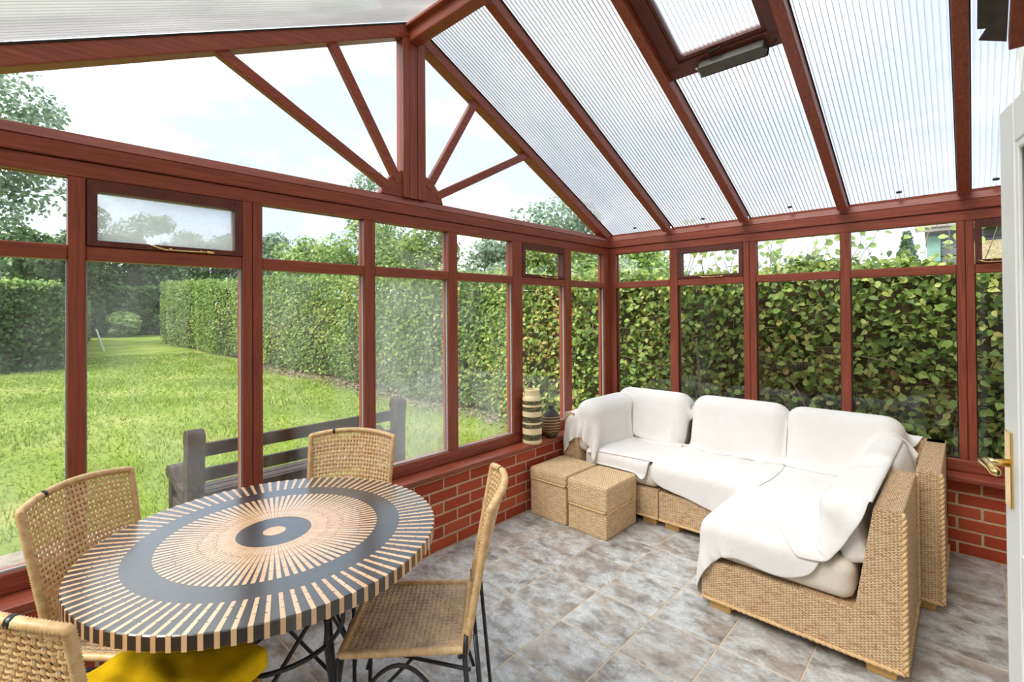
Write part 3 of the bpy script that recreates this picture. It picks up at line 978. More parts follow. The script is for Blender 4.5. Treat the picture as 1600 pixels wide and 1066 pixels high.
# steel base
for k in range(4):
    a = math.radians(22 + 90 * k)
    d = Vector((math.cos(a), math.sin(a), 0))
    q = Vector((-d.y, d.x, 0))
    foot = TC + d * 0.30
    m = MB()
    m.tube([foot, TC + d * 0.225 + Vector((0, 0, 0.40)), TC + d * 0.24 + Vector((0, 0, 0.62))], 0.009, 8)
    m.tube([TC + d * 0.24 + Vector((0, 0, 0.62)), TC + d * 0.30 + q * 0.07 + Vector((0, 0, 0.700))], 0.008, 8)
    m.tube([TC + d * 0.24 + Vector((0, 0, 0.62)), TC + d * 0.30 - q * 0.07 + Vector((0, 0, 0.700))], 0.008, 8)
    m.build('leg', 'black_steel', tb, smooth=True)
    m = MB()
    d2 = Vector((math.cos(a + math.pi / 2), math.sin(a + math.pi / 2), 0))
    m.tube([TC + d * 0.29 + Vector((0, 0, 0.04)), TC + d2 * 0.235 + Vector((0, 0, 0.58))], 0.007, 8)
    m.build('brace', 'black_steel', tb, smooth=True)
for rr, zz in ((0.30, 0.695), (0.225, 0.40)):
    m = MB()
    m.tube([TC + Vector((rr * math.cos(t_), rr * math.sin(t_), zz)) for t_ in [2 * math.pi * k / 48 for k in range(48)]], 0.008, 8, closed=True)
    m.build('ring', 'black_steel', tb, smooth=True)


# ------------------------------------------------------------------ cane chairs
def ribbon(m, pts, nrms, w_, t_):
    vs, fs = [], []
    n = len(pts)
    for i in range(n):
        tg = (pts[min(i + 1, n - 1)] - pts[max(i - 1, 0)]).normalized()
        s_ = nrms[i].cross(tg).normalized() * (w_ / 2)
        q = nrms[i] * (t_ / 2)
        vs += [pts[i] - s_ - q * 0.3, pts[i] + q, pts[i] + s_ - q * 0.3, pts[i] - q]
    for i in range(n - 1):
        for k in range(4):
            k2 = (k + 1) % 4
            fs.append((i * 4 + k, i * 4 + k2, i * 4 + 4 + k2, i * 4 + 4 + k))
    m.add(vs, fs)


def weave(surf, nu, nv, wu, wv, amp=0.0022, gap=None):
    """surf(u,v)->Vector over the unit square; nu strands run along v, nv along u"""
    m = MB()
    eps = 1e-3

    def nr(u, v):
        a = surf(min(u + eps, 1), v) - surf(max(u - eps, 0), v)
        b = surf(u, min(v + eps, 1)) - surf(u, max(v - eps, 0))
        return a.cross(b).normalized()
    for i in range(nu):
        u = (i + 0.5) / nu
        pts, ns = [], []
        for j in range(nv + 1):
            v = j / nv
            n = nr(u, v)
            pts.append(surf(u, v))
            ns.append(n)
            if j < nv:
                vv = (j + 0.5) / nv
                n = nr(u, vv)
                pts.append(surf(u, vv) + n * amp * (1 if (i + j) % 2 else -1))
                ns.append(n)
        ribbon(m, pts, ns, wu, 0.0035)
    for j in range(nv):
        v = (j + 0.5) / nv
        pts, ns = [], []
        for i in range(nu + 1):
            u = i / nu
            n = nr(u, v)
            pts.append(surf(u, v))
            ns.append(n)
            if i < nu:
                uu = (i + 0.5) / nu
                n = nr(uu, v)
                pts.append(surf(uu, v) + n * amp * (-1 if (i + j) % 2 else 1))
                ns.append(n)
        ribbon(m, pts, ns, wv, 0.0035)
    return m


def wrapped(m, pts, r, pitch=0.0075, n=7, closed=False):
    """a rod wrapped in cane: rings of alternating radius along a polyline"""
    P_ = [Vector(p) for p in pts]
    if closed:
        P_.append(P_[0])
    out, rad = [], []
    k = 0
    carry = 0.0
    for a, b in zip(P_[:-1], P_[1:]):
        L = (b - a).length
        s_ = carry
        while s_ < L:
            out.append(a + (b - a) * (s_ / L))
            rad.append(r * (1.04 if k % 2 else 0.80))
            k += 1
            s_ += pitch / 2
        carry = s_ - L
    m.tube(out, rad, n, closed=False)


def seat_surf(u, v):
    wd = 0.375 + 0.015 * v
    x = (u - 0.5) * wd
    y = -0.195 + 0.375 * v
    z = 0.452 - 0.012 * math.sin(math.pi * u) * math.sin(math.pi * v)
    return Vector((x, y, z))


def back_surf(u, v):
    wd = 0.365 + 0.05 * v
    x = (u - 0.5) * wd
    cv = (1 - (2 * u - 1) ** 2)
    y = -0.200 - 0.085 * v - 0.045 * cv * v
    z = 0.440 + (0.455 + 0.022 * cv) * v
    return Vector((x, y, z))


def make_chair():
    ch = empty('dining_chair')
    B = lambda m, nm, mat, par=ch, sm=False: m.build(nm, mat, par, smooth=sm, world=False)
    st_ = B(weave(seat_surf, 22, 22, 0.0135, 0.0135), 'seat', 'cane_weathered')
    m = MB()
    loop = [seat_surf(u, 0) for u in np.linspace(0, 1, 12)] + [seat_surf(1, v) for v in np.linspace(0, 1, 12)[1:]] + [seat_surf(u, 1) for u in np.linspace(1, 0, 12)[1:]] + [seat_surf(0, v) for v in np.linspace(1, 0, 12)[1:-1]]
    wrapped(m, loop, 0.0125, closed=True)
    B(m, 'seat_rim', 'cane', st_, True)
    bk = B(weave(back_surf, 26, 27, 0.0105, 0.0105), 'backrest', 'cane')
    m = MB()
    path = [back_surf(0, v) for v in np.linspace(0, 1, 16)] + [back_surf(u, 1) for u in np.linspace(0, 1, 24)[1:]] + [back_surf(1, v) for v in np.linspace(1, 0, 16)[1:]]
    wrapped(m, path, 0.0125)
    B(m, 'back_rim', 'cane', bk, True)
    m = MB()
    m.tube([back_surf(u, 1) + Vector((0, 0, 0.0006)) for u in np.linspace(0.735, 0.765, 4)], 0.0131, 8)
    B(m, 'back_joint', 'black_steel', bk, True)
    for sx in (-1, 1):
        m = MB()
        m.tube([(sx * 0.198, 0.185, 0.442), (sx * 0.205, 0.195, 0.0)], 0.008, 8)
        B(m, 'leg', 'black_steel', ch, True)
        m = MB()
        m.tube([(sx * 0.192, -0.205, 0.50), (sx * 0.195, -0.200, 0.43), (sx * 0.205, -0.235, 0.0)], 0.008, 8)
        B(m, 'leg', 'black_steel', ch, True)
        m = MB()
        m.tube([(sx * 0.192, -0.232, 0.50), (sx * 0.205, -0.275, 0.0)], 0.007, 8)
        B(m, 'back_stay', 'black_steel', ch, True)
        m = MB()
        m.tube([(sx * 0.208, 0.215 - 0.43 * t_, 0.08 + 0.345 * math.sin(math.pi * t_) ** 0.8) for t_ in np.linspace(0.02, 0.98, 25)], 0.0065, 8)
        B(m, 'side_arch', 'black_steel', ch, True)
    m = MB()
    m.tube([(-0.205, 0.205, 0.20), (0.20, -0.215, 0.40)], 0.006, 8)
    B(m, 'cross_brace', 'black_steel', ch, True)
    m = MB()
    m.tube([(0.205, 0.205, 0.20), (-0.20, -0.215, 0.40)], 0.006, 8)
    B(m, 'cross_brace', 'black_steel', ch, True)
    m = MB()
    m.tube([(0.2 - 0.4 * t_, 0.205, 0.20 + 0.225 * math.sin(math.pi * t_)) for t_ in np.linspace(0, 1, 20)], 0.006, 8)
    B(m, 'front_arch', 'black_steel', ch, True)
    for sy in (-0.185, 0.185):
        m = MB()
        m.tube([(-0.195, sy, 0.435), (0.195, sy, 0.435)], 0.007, 8)
        B(m, 'seat_bar', 'black_steel', ch, True)
    return ch


def copy_tree(o, parent=None):
    c = o.copy()
    COL.objects.link(c)
    c.parent = parent
    for chd in list(o.children):
        copy_tree(chd, c)
    return c


chair0 = make_chair()
CH = [((-3.105, -1.120), 135, 'woven cane chair with brown-grey seat between the table and the sofa'),
      ((-3.120, -0.520), 219, 'woven cane chair at the far side of the table by the brick wall'),
      ((-3.700, -0.505), -49, 'woven cane chair beside the sill at the left of the table'),
      ((-3.828, -0.972), 25, 'woven cane chair nearest the viewer with the yellow cushion')]
for i, ((x, y), az, lb) in enumerate(CH):
    o = chair0 if i == 0 else copy_tree(chair0)
    o.location = (x, y, 0)
    o.rotation_euler = (0, 0, math.radians(az - 90))
    tag(o, lb, 'chair', 'cane dining chairs round the table')


# ------------------------------------------------------------------ soft bodies: cushions and a small cloth solver
def cushion_mesh(name, half, mat, puff=0.25, n=14, crumple=0.0, seed=0):
    """rounded pillow block centred on the origin"""
    bm = bmesh.new()
    bmesh.ops.create_cube(bm, size=2.0)
    bmesh.ops.subdivide_edges(bm, edges=bm.edges[:], cuts=n, use_grid_fill=True)
    r_ = np.random.default_rng(seed)
    ph = r_.uniform(0, 6.28, 6)
    h = Vector(half)
    rr = min(half) * 0.62
    for v in bm.verts:
        c = v.co.copy()
        b = Vector([c[i] * h[i] for i in range(3)])
        inner = Vector([max(-(h[i] - rr), min(h[i] - rr, b[i])) for i in range(3)])
        d = b - inner
        if d.length > 1e-9:
            b = inner + d.normalized() * rr
        k = min(range(3), key=lambda i: half[i])
        o_ = [i for i in range(3) if i != k]
        bul = (1 - c[o_[0]] ** 2) * (1 - c[o_[1]] ** 2)
        b[k] *= 1 + puff * bul
        if crumple:
            b[k] += crumple * math.sin(9 * c[o_[0]] + ph[0] + 3 * math.sin(4 * c[o_[1]] + ph[1])) * bul
            b[k] += crumple * 0.6 * math.sin(14 * c[o_[1]] + ph[2] + 3 * c[o_[0]])* bul
        v.co = b
    me = bpy.data.meshes.new(name)
    bm.to_mesh(me)
    bm.free()
    me.materials.append(M[mat])
    me.polygons.foreach_set('use_smooth', [True] * len(me.polygons))
    return me


def rot(ax, deg):
    return np.array(Matrix.Rotation(math.radians(deg), 3, ax))


def sdf_push(P_, cols, th):
    """push points out of rounded boxes; returns mask of touched points"""
    hit = np.zeros(len(P_), bool)
    for c, h, R_, r in cols:
        q = (P_ - c) @ R_
        a = np.abs(q) - (h - r)
        near = np.where((a[:, 0] < r + th) & (a[:, 1] < r + th) & (a[:, 2] < r + th))[0]
        if not len(near):
            continue
        q, a = q[near], a[near]
        out = np.maximum(a, 0)
        lo = np.sqrt((out * out).sum(1))
        d = lo + np.minimum(a.max(1), 0) - r - th
        m = d < 0
        if not m.any():
            continue
        q, a, out, lo, d = q[m], a[m], out[m], lo[m], d[m]
        sel = near[m]
        hit[sel] = True
        g = np.zeros_like(q)
        o_ = lo > 1e-9
        g[o_] = out[o_] / lo[o_][:, None] * np.sign(q[o_])
        ii = np.where(~o_)[0]
        ax = a[ii].argmax(1)
        g[ii, ax] = np.where(q[ii, ax] >= 0, 1, -1)
        P_[sel] -= (g * d[:, None]) @ R_.T
    return hit


def drape(P0, rest, cols, steps=90, iters=9, th=0.006, damp=0.97, fric=0.8, seed=1, pin=0, slack=1.03):
    """position based cloth on an (n,m,3) grid; rest spacing 'rest'"""
    r_ = np.random.default_rng(seed)
    n, m_, _ = P0.shape
    P_ = P0.reshape(-1, 3).copy()
    P_ += r_.normal(0, 0.002, P_.shape)
    lo_, hi_ = P_.min(0) - 0.25, P_.max(0) + 0.25
    lo_[2] = -1
    cols = [c for c in cols if np.all(c[0] - np.abs(c[2]) @ c[1] < hi_) and np.all(c[0] + np.abs(c[2]) @ c[1] > lo_)]
    V_ = np.zeros_like(P_)
    idx = np.arange(n * m_).reshape(n, m_)
    gr = []

    def grp(a, b, L, k):
        a, b = a.ravel(), b.ravel()
        L0 = np.sqrt(((P0.reshape(-1, 3)[a] - P0.reshape(-1, 3)[b]) ** 2).sum(1))
        gr.append((a, b, L0 * slack, k))
    for par in (0, 1):
        a = idx[par:-1:2, :]
        grp(a, idx[par + 1::2, :][:a.shape[0]], rest, 0.5)
        a = idx[:, par:-1:2]
        grp(a, idx[:, par + 1::2][:, :a.shape[1]], rest, 0.5)
        a, b = idx[par:-1:2, :-1], idx[par + 1::2, 1:]
        b = b[:a.shape[0]]
        grp(a, b, rest * 1.41421, 0.15)
        a, b = idx[par:-1:2, 1:], idx[par + 1::2, :-1]
        b = b[:a.shape[0]]
        grp(a, b, rest * 1.41421, 0.15)
    for par in (0, 1):
        for q in (0, 1):
            a = idx[par * 2 + q:-2:4, :]
            grp(a, idx[par * 2 + q + 2::4, :][:a.shape[0]], 2 * rest, 0.05)
            a = idx[:, par * 2 + q:-2:4]
            grp(a, idx[:, par * 2 + q + 2::4][:, :a.shape[1]], 2 * rest, 0.05)
    dt = 1 / 50
    pins = idx[:pin].ravel()
    held = P0.reshape(-1, 3)[pins].copy()
    for s_ in range(steps):
        V_[:, 2] -= 9.8 * dt
        V_ *= damp
        old = P_.copy()
        P_ = P_ + V_ * dt
        for it in range(iters):
            for k_, (a, b, L, k) in enumerate(gr):
                if k_ >= 8 and it % 3:
                    continue
                d = P_[b] - P_[a]
                ln = np.sqrt((d * d).sum(1)) + 1e-9
                d *= (k * (1 - L / ln))[:, None]
                P_[a] += d
                P_[b] -= d
            if it == iters // 2:
                sdf_push(P_, cols, th)
        hit = sdf_push(P_, cols, th)
        P_[hit] = old[hit] + (P_[hit] - old[hit]) * (1 - fric)
        sdf_push(P_, cols, th)
        P_[pins] = held
        V_ = (P_ - old) / dt
        sp = np.sqrt((V_ * V_).sum(1))
        V_[sp > 2] *= (2 / sp[sp > 2])[:, None]
    return P_.reshape(n, m_, 3)


def cloth_object(name, G_, mat, thick=0.006, rough_edge=True):
    n, m_, _ = G_.shape
    base = G_.reshape(-1, 3).min(0)
    org = Vector((float(G_[:, :, 0].mean()), float(G_[:, :, 1].mean()), float(base[2])))
    vs = [tuple(Vector(v) - org) for v in G_.reshape(-1, 3)]
    fs = [(i * m_ + j, i * m_ + j + 1, (i + 1) * m_ + j + 1, (i + 1) * m_ + j) for i in range(n - 1) for j in range(m_ - 1)]
    me = bpy.data.meshes.new(name)
    me.from_pydata(vs, [], fs)
    me.materials.append(M[mat])
    me.polygons.foreach_set('use_smooth', [True] * len(me.polygons))
    o = put(name, me, None, org)
    md = o.modifiers.new('thickness', 'SOLIDIFY')
    md.thickness = thick
    md.offset = 0
    md = o.modifiers.new('smooth', 'SUBSURF')
    md.levels = 1
    md.render_levels = 1
    return o


def profile_grid(prof, wa, wb, axis, step, wscale=1.0, hem=0.0, ph=0.0):
    """sweep a 2D profile [(h, z)...] across a width; axis 'y': profile in (x,z), width along y.
    hem > 0 lets the foot of the cloth end in a wavy line"""
    pts = [np.array(p, float) for p in prof]
    seg = [np.linalg.norm(b - a) for a, b in zip(pts[:-1], pts[1:])]
    L = sum(seg)
    n = int(L / step) + 1

    def at(s_):
        k = 0
        while k < len(seg) - 1 and s_ > seg[k]:
            s_ -= seg[k]
            k += 1
        return pts[k] + (pts[k + 1] - pts[k]) * (s_ / seg[k])
    m_ = int(abs(wb - wa) * wscale / step) + 1
    G_ = np.zeros((n, m_, 3))
    for j in range(m_):
        f = j / (m_ - 1)
        w_ = wa + (wb - wa) * f
        Lj = L - hem * (0.5 + 0.5 * math.sin(5.0 * f + ph)) - hem * 1.2 * (abs(2 * f - 1) ** 6)
        for i in range(n):
            p = at(Lj * i / (n - 1))
            G_[i, j] = (p[0], w_, p[1]) if axis == 'y' else (w_, p[0], p[1])
    return G_


# ------------------------------------------------------------------ modular wicker sofa
BH, SH, BKH = 0.250, 0.425, 0.690


def braid(m, pts, r=0.009):
    """two strands twisted round a polyline"""
    P_ = [Vector(p) for p in pts]
    for ph in (0, math.pi):
        out = []
        k = 0.0
        for a, b in zip(P_[:-1], P_[1:]):
            d = b - a
            L = d.length
            d.normalize()
            x_ = d.orthogonal().normalized()
            y_ = d.cross(x_)
            n = max(2, int(L / 0.012))
            for i in range(n):
                t_ = L * i / n
                an = (k + t_) / 0.05 * 2 * math.pi + ph
                out.append(a + d * t_ + (x_ * math.cos(an) + y_ * math.sin(an)) * r * 0.55)
            k += L
        out.append(P_[-1])
        m.tube(out, r * 0.62, 5)


def sofa_part(root, x0, x1, y0, y1, backs, feet=True):
    """base plus trapezoid back panels. backs: list of 'wall' (x max), 'near' (y min), 'far' (y max)"""
    MB().box((x0, y0, 0.055), (x1, y1, BH)).build('base', 'wicker', root, bev=0.006, uv=True)
    for b in backs:
        if b == 'wall':
            poly = [(x1, y0, BH - 0.01), (x1 - 0.16, y0, BH - 0.01), (x1 - 0.095, y0, BKH), (x1, y0, BKH)]
            v = (0, y1 - y0, 0)
        elif b == 'near':
            poly = [(x0, y0, BH - 0.01), (x0, y0 + 0.165, BH - 0.01), (x0, y0 + 0.095, BKH), (x0, y0, BKH)]
            v = (x1 - x0, 0, 0)
        else:
            poly = [(x0, y1, BH - 0.01), (x0, y1 - 0.165, BH - 0.01), (x0, y1 - 0.095, BKH), (x0, y1, BKH)]
            v = (x1 - x0, 0, 0)
        MB().prism(poly, v).build('back_panel', 'wicker', root, bev=0.006, uv=True)
    m = MB()
    braid(m, [(x0 - 0.003, y0, 0.058), (x0 - 0.003, y1, 0.058)])
    m.build('braid_trim', 'rope', root, smooth=True)
    for fx, fy in ((x0 + 0.03, y0 + 0.03), (x0 + 0.03, y1 - 0.13), (x1 - 0.13, y0 + 0.03), (x1 - 0.13, y1 - 0.13)):
        MB().box((fx, fy, 0), (fx + 0.10, fy + 0.10, 0.056)).build('foot', 'pine', root, bev=0.003)


def seat_cushion(root, x0, x1, y0, y1, z0=BH, z1=SH, seed=0):
    me = cushion_mesh('seat_cushion', ((x1 - x0) / 2, (y1 - y0) / 2, (z1 - z0) / 2), 'cream_cotton', 0.10, seed=seed)
    c = Vector(((x0 + x1) / 2, (y0 + y1) / 2, (z0 + z1) / 2 + 0.001))
    put('seat_cushion', me, root, c - origin(root))


def back_cushion(root, c, half, ax, deg, seed=0):
    me = cushion_mesh('back_cushion', half, 'white_fleece', 0.22, seed=seed)
    o = put('back_cushion', me, root, Vector(c) - origin(root))
    o.rotation_euler = (math.radians(deg), 0, 0) if ax == 'X' else (0, math.radians(deg), 0)


SF = 'pieces of the modular wicker sofa'
XF, XB = -0.955, -0.105
YA0, YA1, YB1, YC1 = -0.165, -0.965, -1.612, -2.435
# far corner unit
a_ = tag(empty('sofa_module', (-0.53, -0.56, 0)), 'wicker corner sofa unit in the far corner behind the seagrass boxes', 'sofa', SF)
sofa_part(a_, XF, XB, YA1 + 0.003, YA0, ('wall', 'far'))
seat_cushion(a_, XF + 0.01, -0.27, YA1 + 0.01, -0.335, seed=1)
back_cushion(a_, (-0.300, -0.60, 0.605), (0.095, 0.30, 0.205), 'Y', 14, 2)
back_cushion(a_, (-0.64, -0.335, 0.590), (0.30, 0.085, 0.190), 'X', 14, 3)
# middle unit
b_ = tag(empty('sofa_module', (-0.53, -1.28, 0)), 'armless wicker sofa unit in the middle of the window side', 'sofa', SF)
sofa_part(b_, XF, XB, YB1 + 0.003, YA1 - 0.003, ('wall',))
seat_cushion(b_, XF + 0.01, -0.27, YB1 + 0.01, YA1 - 0.01, seed=4)
back_cushion(b_, (-0.300, -1.288, 0.605), (0.095, 0.315, 0.205), 'Y', 14, 5)
# near corner unit
c_ = tag(empty('sofa_module', (-0.53, -2.02, 0)), 'wicker corner sofa unit beside the brick wall near the white door', 'sofa', SF)
sofa_part(c_, XF + 0.02, XB, YC1, YB1 - 0.003, ('wall', 'near'))
seat_cushion(c_, XF + 0.03, -0.27, -2.26, YB1 - 0.01, seed=6)
back_cushion(c_, (-0.300, -1.93, 0.605), (0.095, 0.305, 0.205), 'Y', 14, 7)
back_cushion(c_, (-0.64, -2.225, 0.555), (0.29, 0.07, 0.155), 'X', -15, 8)
m = MB()
braid(m, [(XF + 0.02, YC1 - 0.002, 0.06), (XF + 0.02, YC1 - 0.002, BKH)], 0.011)
braid(m, [(XF + 0.02, YC1 - 0.002, 0.06), (XB, YC1 - 0.002, 0.06)], 0.008)
m.build('braid_trim', 'rope', c_, smooth=True)
# open-ended unit towards the viewer
DX_0, DX_1, DY0, DY1 = -1.640, -0.985, -2.345, -1.540
d_ = tag(empty('sofa_module', (-1.31, -1.94, 0)), 'open-ended wicker sofa unit closest to the viewer with a bare cream cushion end', 'sofa', SF)
sofa_part(d_, DX_0, DX_1, DY0, DY1, ('near',))
seat_cushion(d_, DX_0 + 0.012, DX_1 - 0.005, DY0 + 0.168, DY1 + 0.01, seed=9)
back_cushion(d_, (-1.29, -2.150, 0.535), (0.29, 0.058, 0.135), 'X', -16, 10)
m = MB()
braid(m, [(DX_0 - 0.003, DY0 - 0.003, 0.06), (DX_0 - 0.003, DY0 - 0.003, BKH)], 0.011)
braid(m, [(DX_0, DY0 - 0.003, 0.06), (DX_1, DY0 - 0.003, 0.06), (DX_1, DY0 - 0.003, BKH)], 0.008)
m.build('braid_trim', 'rope', d_, smooth=True)
I3 = np.eye(3)


def colbox(x0, x1, y0, y1, z0, z1, r=0.04):
    return (np.array([(x0 + x1) / 2, (y0 + y1) / 2, (z0 + z1) / 2]), np.array([abs(x1 - x0) / 2, abs(y1 - y0) / 2, abs(z1 - z0) / 2]), I3, r)


wallc = [(np.array([-0.300, yy, 0.605]), np.array([0.112, hw_, 0.212]), rot('Y', 14), 0.085) for yy, hw_ in ((-0.60, 0.305), (-1.288, 0.318), (-1.93, 0.31))]
nearc = [(np.array([-0.64, -2.225, 0.555]), np.array([0.295, 0.082, 0.162]), rot('X', -15), 0.06), (np.array([-1.29, -2.150, 0.535]), np.array([0.295, 0.070, 0.142]), rot('X', -16), 0.06)]
farc = [(np.array([-0.64, -0.335, 0.590]), np.array([0.305, 0.10, 0.197]), rot('X', 14), 0.07)]
cols = [colbox(XF, XB, YC1, YA0, 0.0, SH + 0.012, 0.05), colbox(DX_0, DX_1 + 0.02, DY0, DY1 + 0.01, 0, SH + 0.014, 0.05), colbox(DX_0, DX_1 + 0.05, DY0, DY0 + 0.10, 0, BKH, 0.02), colbox(XB - 0.10, XB, YC1, YA0, 0, BKH, 0.02),
        colbox(XF + 0.02, XB, YC1, YC1 + 0.10, 0, BKH, 0.02), colbox(XF, XB, YA0 - 0.10, YA0, 0, BKH, 0.02), colbox(-0.045, 0.5, -3, 0.2, 0, 0.5, 0.02), colbox(-5, 0.5, -0.13, 0.4, 0, 0.50, 0.01), colbox(-5, 0.5, -0.004, 0.3, 0, 3, 0.0), colbox(-1.375, -0.972, -0.815, -0.13, 0, 0.35, 0.02),
        (np.array([0, 0, -0.5]), np.array([9, 9, 0.5]), I3, 0.0)] + wallc + nearc + farc
st_ = 0.024
TH = 'white throws over the sofa'
wprof = [(-0.135, 0.60), (-0.135, 0.845), (-0.30, 0.865), (-0.46, 0.50), (-0.50, 0.452), (-0.93, 0.452), (-0.995, 0.43), (-0.995, 0.30)]
G_ = drape(profile_grid([(-0.12, 0.60), (-0.12, 0.83), (-0.30, 0.835), (-0.49, 0.452), (-0.92, 0.452)], -1.035, -0.30, 'x', st_, 1.04, 0.03, 1.0), st_, cols, seed=2)
tag(cloth_object('throw_blanket', G_, 'white_fleece'), 'white throw over the far end cushion spilling past the wicker edge by the vases', 'blanket', TH)
G_ = drape(profile_grid(wprof[:-2], -0.22, -0.955, 'y', st_, 1.05), st_, cols, th=0.012, seed=3)
tag(cloth_object('throw_blanket', G_, 'white_fleece'), 'white throw on the back cushion in the far window corner', 'blanket', TH)
G_ = drape(profile_grid(wprof, -0.93, -1.64, 'y', st_, 1.05, 0.06, 0.5), st_, cols, th=0.016, seed=4)
tag(cloth_object('throw_blanket', G_, 'white_fleece'), 'white throw over the middle seat hanging over the wicker front', 'blanket', TH)
G_ = drape(profile_grid(wprof, -1.615, -2.33, 'y', st_, 1.06, 0.05, 2.0), st_, cols, th=0.010, seed=5)
tag(cloth_object('throw_blanket', G_, 'white_fleece'), 'white throw over the back cushion nearest the white door', 'blanket', TH)
gx = np.arange(-1.72, -0.92, st_)
gy = np.arange(-2.13, -1.31, st_)
F_ = np.zeros((len(gx), len(gy), 3))
F_[:, :, 0], F_[:, :, 1] = np.meshgrid(gx, gy, indexing='ij')
rr_ = F_[:, :, 1].copy()
F_[:, :, 2] = 0.462
# round the corners of the sheet, then turn it a little on the seat
a2, b2 = (F_[:, :, 0] - gx.mean()) / (gx[-1] - gx.mean()), (F_[:, :, 1] - gy.mean()) / (gy[-1] - gy.mean())
F_[:, :, 0] = gx.mean() + a2 * (gx[-1] - gx.mean()) * np.sqrt(1 - 0.30 * b2 ** 4) * (1 + 0.02 * np.sin(7 * b2))
F_[:, :, 1] = gy.mean() + b2 * (gy[-1] - gy.mean()) * np.sqrt(1 - 0.30 * a2 ** 4) * (1 + 0.025 * np.sin(6 * a2 + 1))
ct, sn = math.cos(0.12), math.sin(0.12)
X_, Y_ = F_[:, :, 0] + 1.35, F_[:, :, 1] + 1.75
F_[:, :, 0], F_[:, :, 1] = -1.35 + X_ * ct + Y_ * sn, -1.75 - X_ * sn + Y_ * ct
G_ = drape(F_, st_, cols, steps=110, th=0.010, seed=6)
tag(cloth_object('throw_blanket', G_, 'white_fleece'), 'white throw spread on the near seat with a corner hanging over the front', 'blanket', TH)
G_ = drape(profile_grid([(-2.250, 0.712), (-2.235, 0.735), (-2.15, 0.742), (-2.05, 0.50), (-1.86, 0.482)], -1.665, -0.40, 'x', st_, 1.08, 0.08, 3.6), st_, cols, th=0.020, seed=7, pin=2)
tag(cloth_object('throw_blanket', G_, 'white_fleece'), 'crumpled white throw along the near wicker back falling in folds', 'blanket', TH)


# ------------------------------------------------------------------ seagrass storage cubes
def seagrass_cube(x0, x1, y0, y1, h, label, lid_at):
    o = tag(empty('storage_cube', ((x0 + x1) / 2, (y0 + y1) / 2, 0)), label, 'storage box', 'seagrass storage cubes')
    MB().box((x0 + 0.004, y0 + 0.004, 0), (x1 - 0.004, y1 - 0.004, lid_at - 0.003)).build('box', 'seagrass', o, bev=0.016, uv=True)
    MB().box((x0, y0, lid_at), (x1, y1, h)).build('lid', 'seagrass', o, bev=0.020, uv=True)
    m = MB()
    for z in (lid_at + 0.003,):
        braid(m, [(x0 + 0.01, y0 - 0.001, z), (x1 - 0.01, y0 - 0.001, z)], 0.006)
        braid(m, [(x0 - 0.001, y0 + 0.01, z), (x0 - 0.001, y1 - 0.01, z)], 0.006)
    m.build('lid_braid', 'rope', o, smooth=True)


seagrass_cube(-1.372, -0.975, -0.487, -0.150, 0.350, 'seagrass storage cube with a slightly raised lid against the brick wall', 0.268)
seagrass_cube(-1.378, -0.978, -0.818, -0.500, 0.345, 'seagrass storage cube standing nearer the floor tiles', 0.175)

# ------------------------------------------------------------------ vases on the sill
def vase(name, prof, mat, x, y, label, rim_mat=None):
    me = MB().lathe(prof, 48).mesh(name, mat, smooth=True)
    o = put(name, me, None, (x, y, ZB))
    return tag(o, label, 'vase')


vase('tall_vase', [(0.001, 0.0), (0.068, 0.0), (0.074, 0.006), (0.0745, 0.02), (0.0745, 0.33), (0.073, 0.345), (0.062, 0.362), (0.058, 0.368), (0.060, 0.376), (0.057, 0.383), (0.060, 0.391), (0.058, 0.400), (0.061, 0.408), (0.055, 0.412), (0.050, 0.405), (0.049, 0.36), (0.001, 0.34)],
     'banded_glaze', -1.262, -0.085, 'tall cylindrical cream vase with dark green patterned bands on the sill')
vase('bottle_vase', [(0.001, 0.0), (0.036, 0.0), (0.044, 0.006), (0.066, 0.045), (0.078, 0.085), (0.080, 0.11), (0.076, 0.145), (0.062, 0.182), (0.040, 0.208), (0.022, 0.220), (0.018, 0.228), (0.018, 0.240), (0.022, 0.246), (0.021, 0.250), (0.015, 0.250), (0.012, 0.23), (0.001, 0.22)],
     'striped_glaze', -1.03, -0.083, 'small round brown bottle vase with fine stripes and a narrow neck')

# ------------------------------------------------------------------ yellow cushion on the nearest chair
me = cushion_mesh('seat_pad', (0.20, 0.205, 0.035), 'yellow_cloth', 0.5, n=28, crumple=0.010, seed=12)
o = put('seat_pad', me, None, (-3.815, -0.962, 0.500))
o.rotation_euler = (0, 0, math.radians(26 - 90))
tag(o, 'yellow fabric cushion on the seat under the table edge', 'cushion')

# ------------------------------------------------------------------ garden
GZ = -0.12
gm = MB().box((-60, 0.2, GZ - 0.3), (60, 90, GZ)).box((0.2, -30, GZ - 0.3), (60, 0.2, GZ)).box((-60, -30, GZ - 0.3), (-W - 0.2, 0.2, GZ))
tag(gm.build('ground', 'lawn_ground'), 'green lawn running away between the hedges', kind='structure')
# paving strip along the gable
pv = tag(empty('patio', (-2.3, 0.35, GZ)), 'strip of pale paving slabs outside the gable wall', kind='structure')
for r_ in range(4):
    x = -6.4 + 0.2 * r_
    while x < -3.7:
        L = random.uniform(0.42, 0.60)
        MB().box((x + 0.006, 0.27 + r_ * 0.47, GZ), (x + L - 0.006, 0.27 + r_ * 0.47 + 0.46, GZ + 0.03 + random.uniform(-0.003, 0.003))).build('paving_slab', 'paving', pv, bev=0.006)
        x += L

LEAF = np.array([(0, 0, 0), (0.27, 0.20, 0.06), (0.32, 0.52, 0.08), (0, 1.0, -0.08), (-0.32, 0.52, 0.08), (-0.27, 0.20, 0.06)])


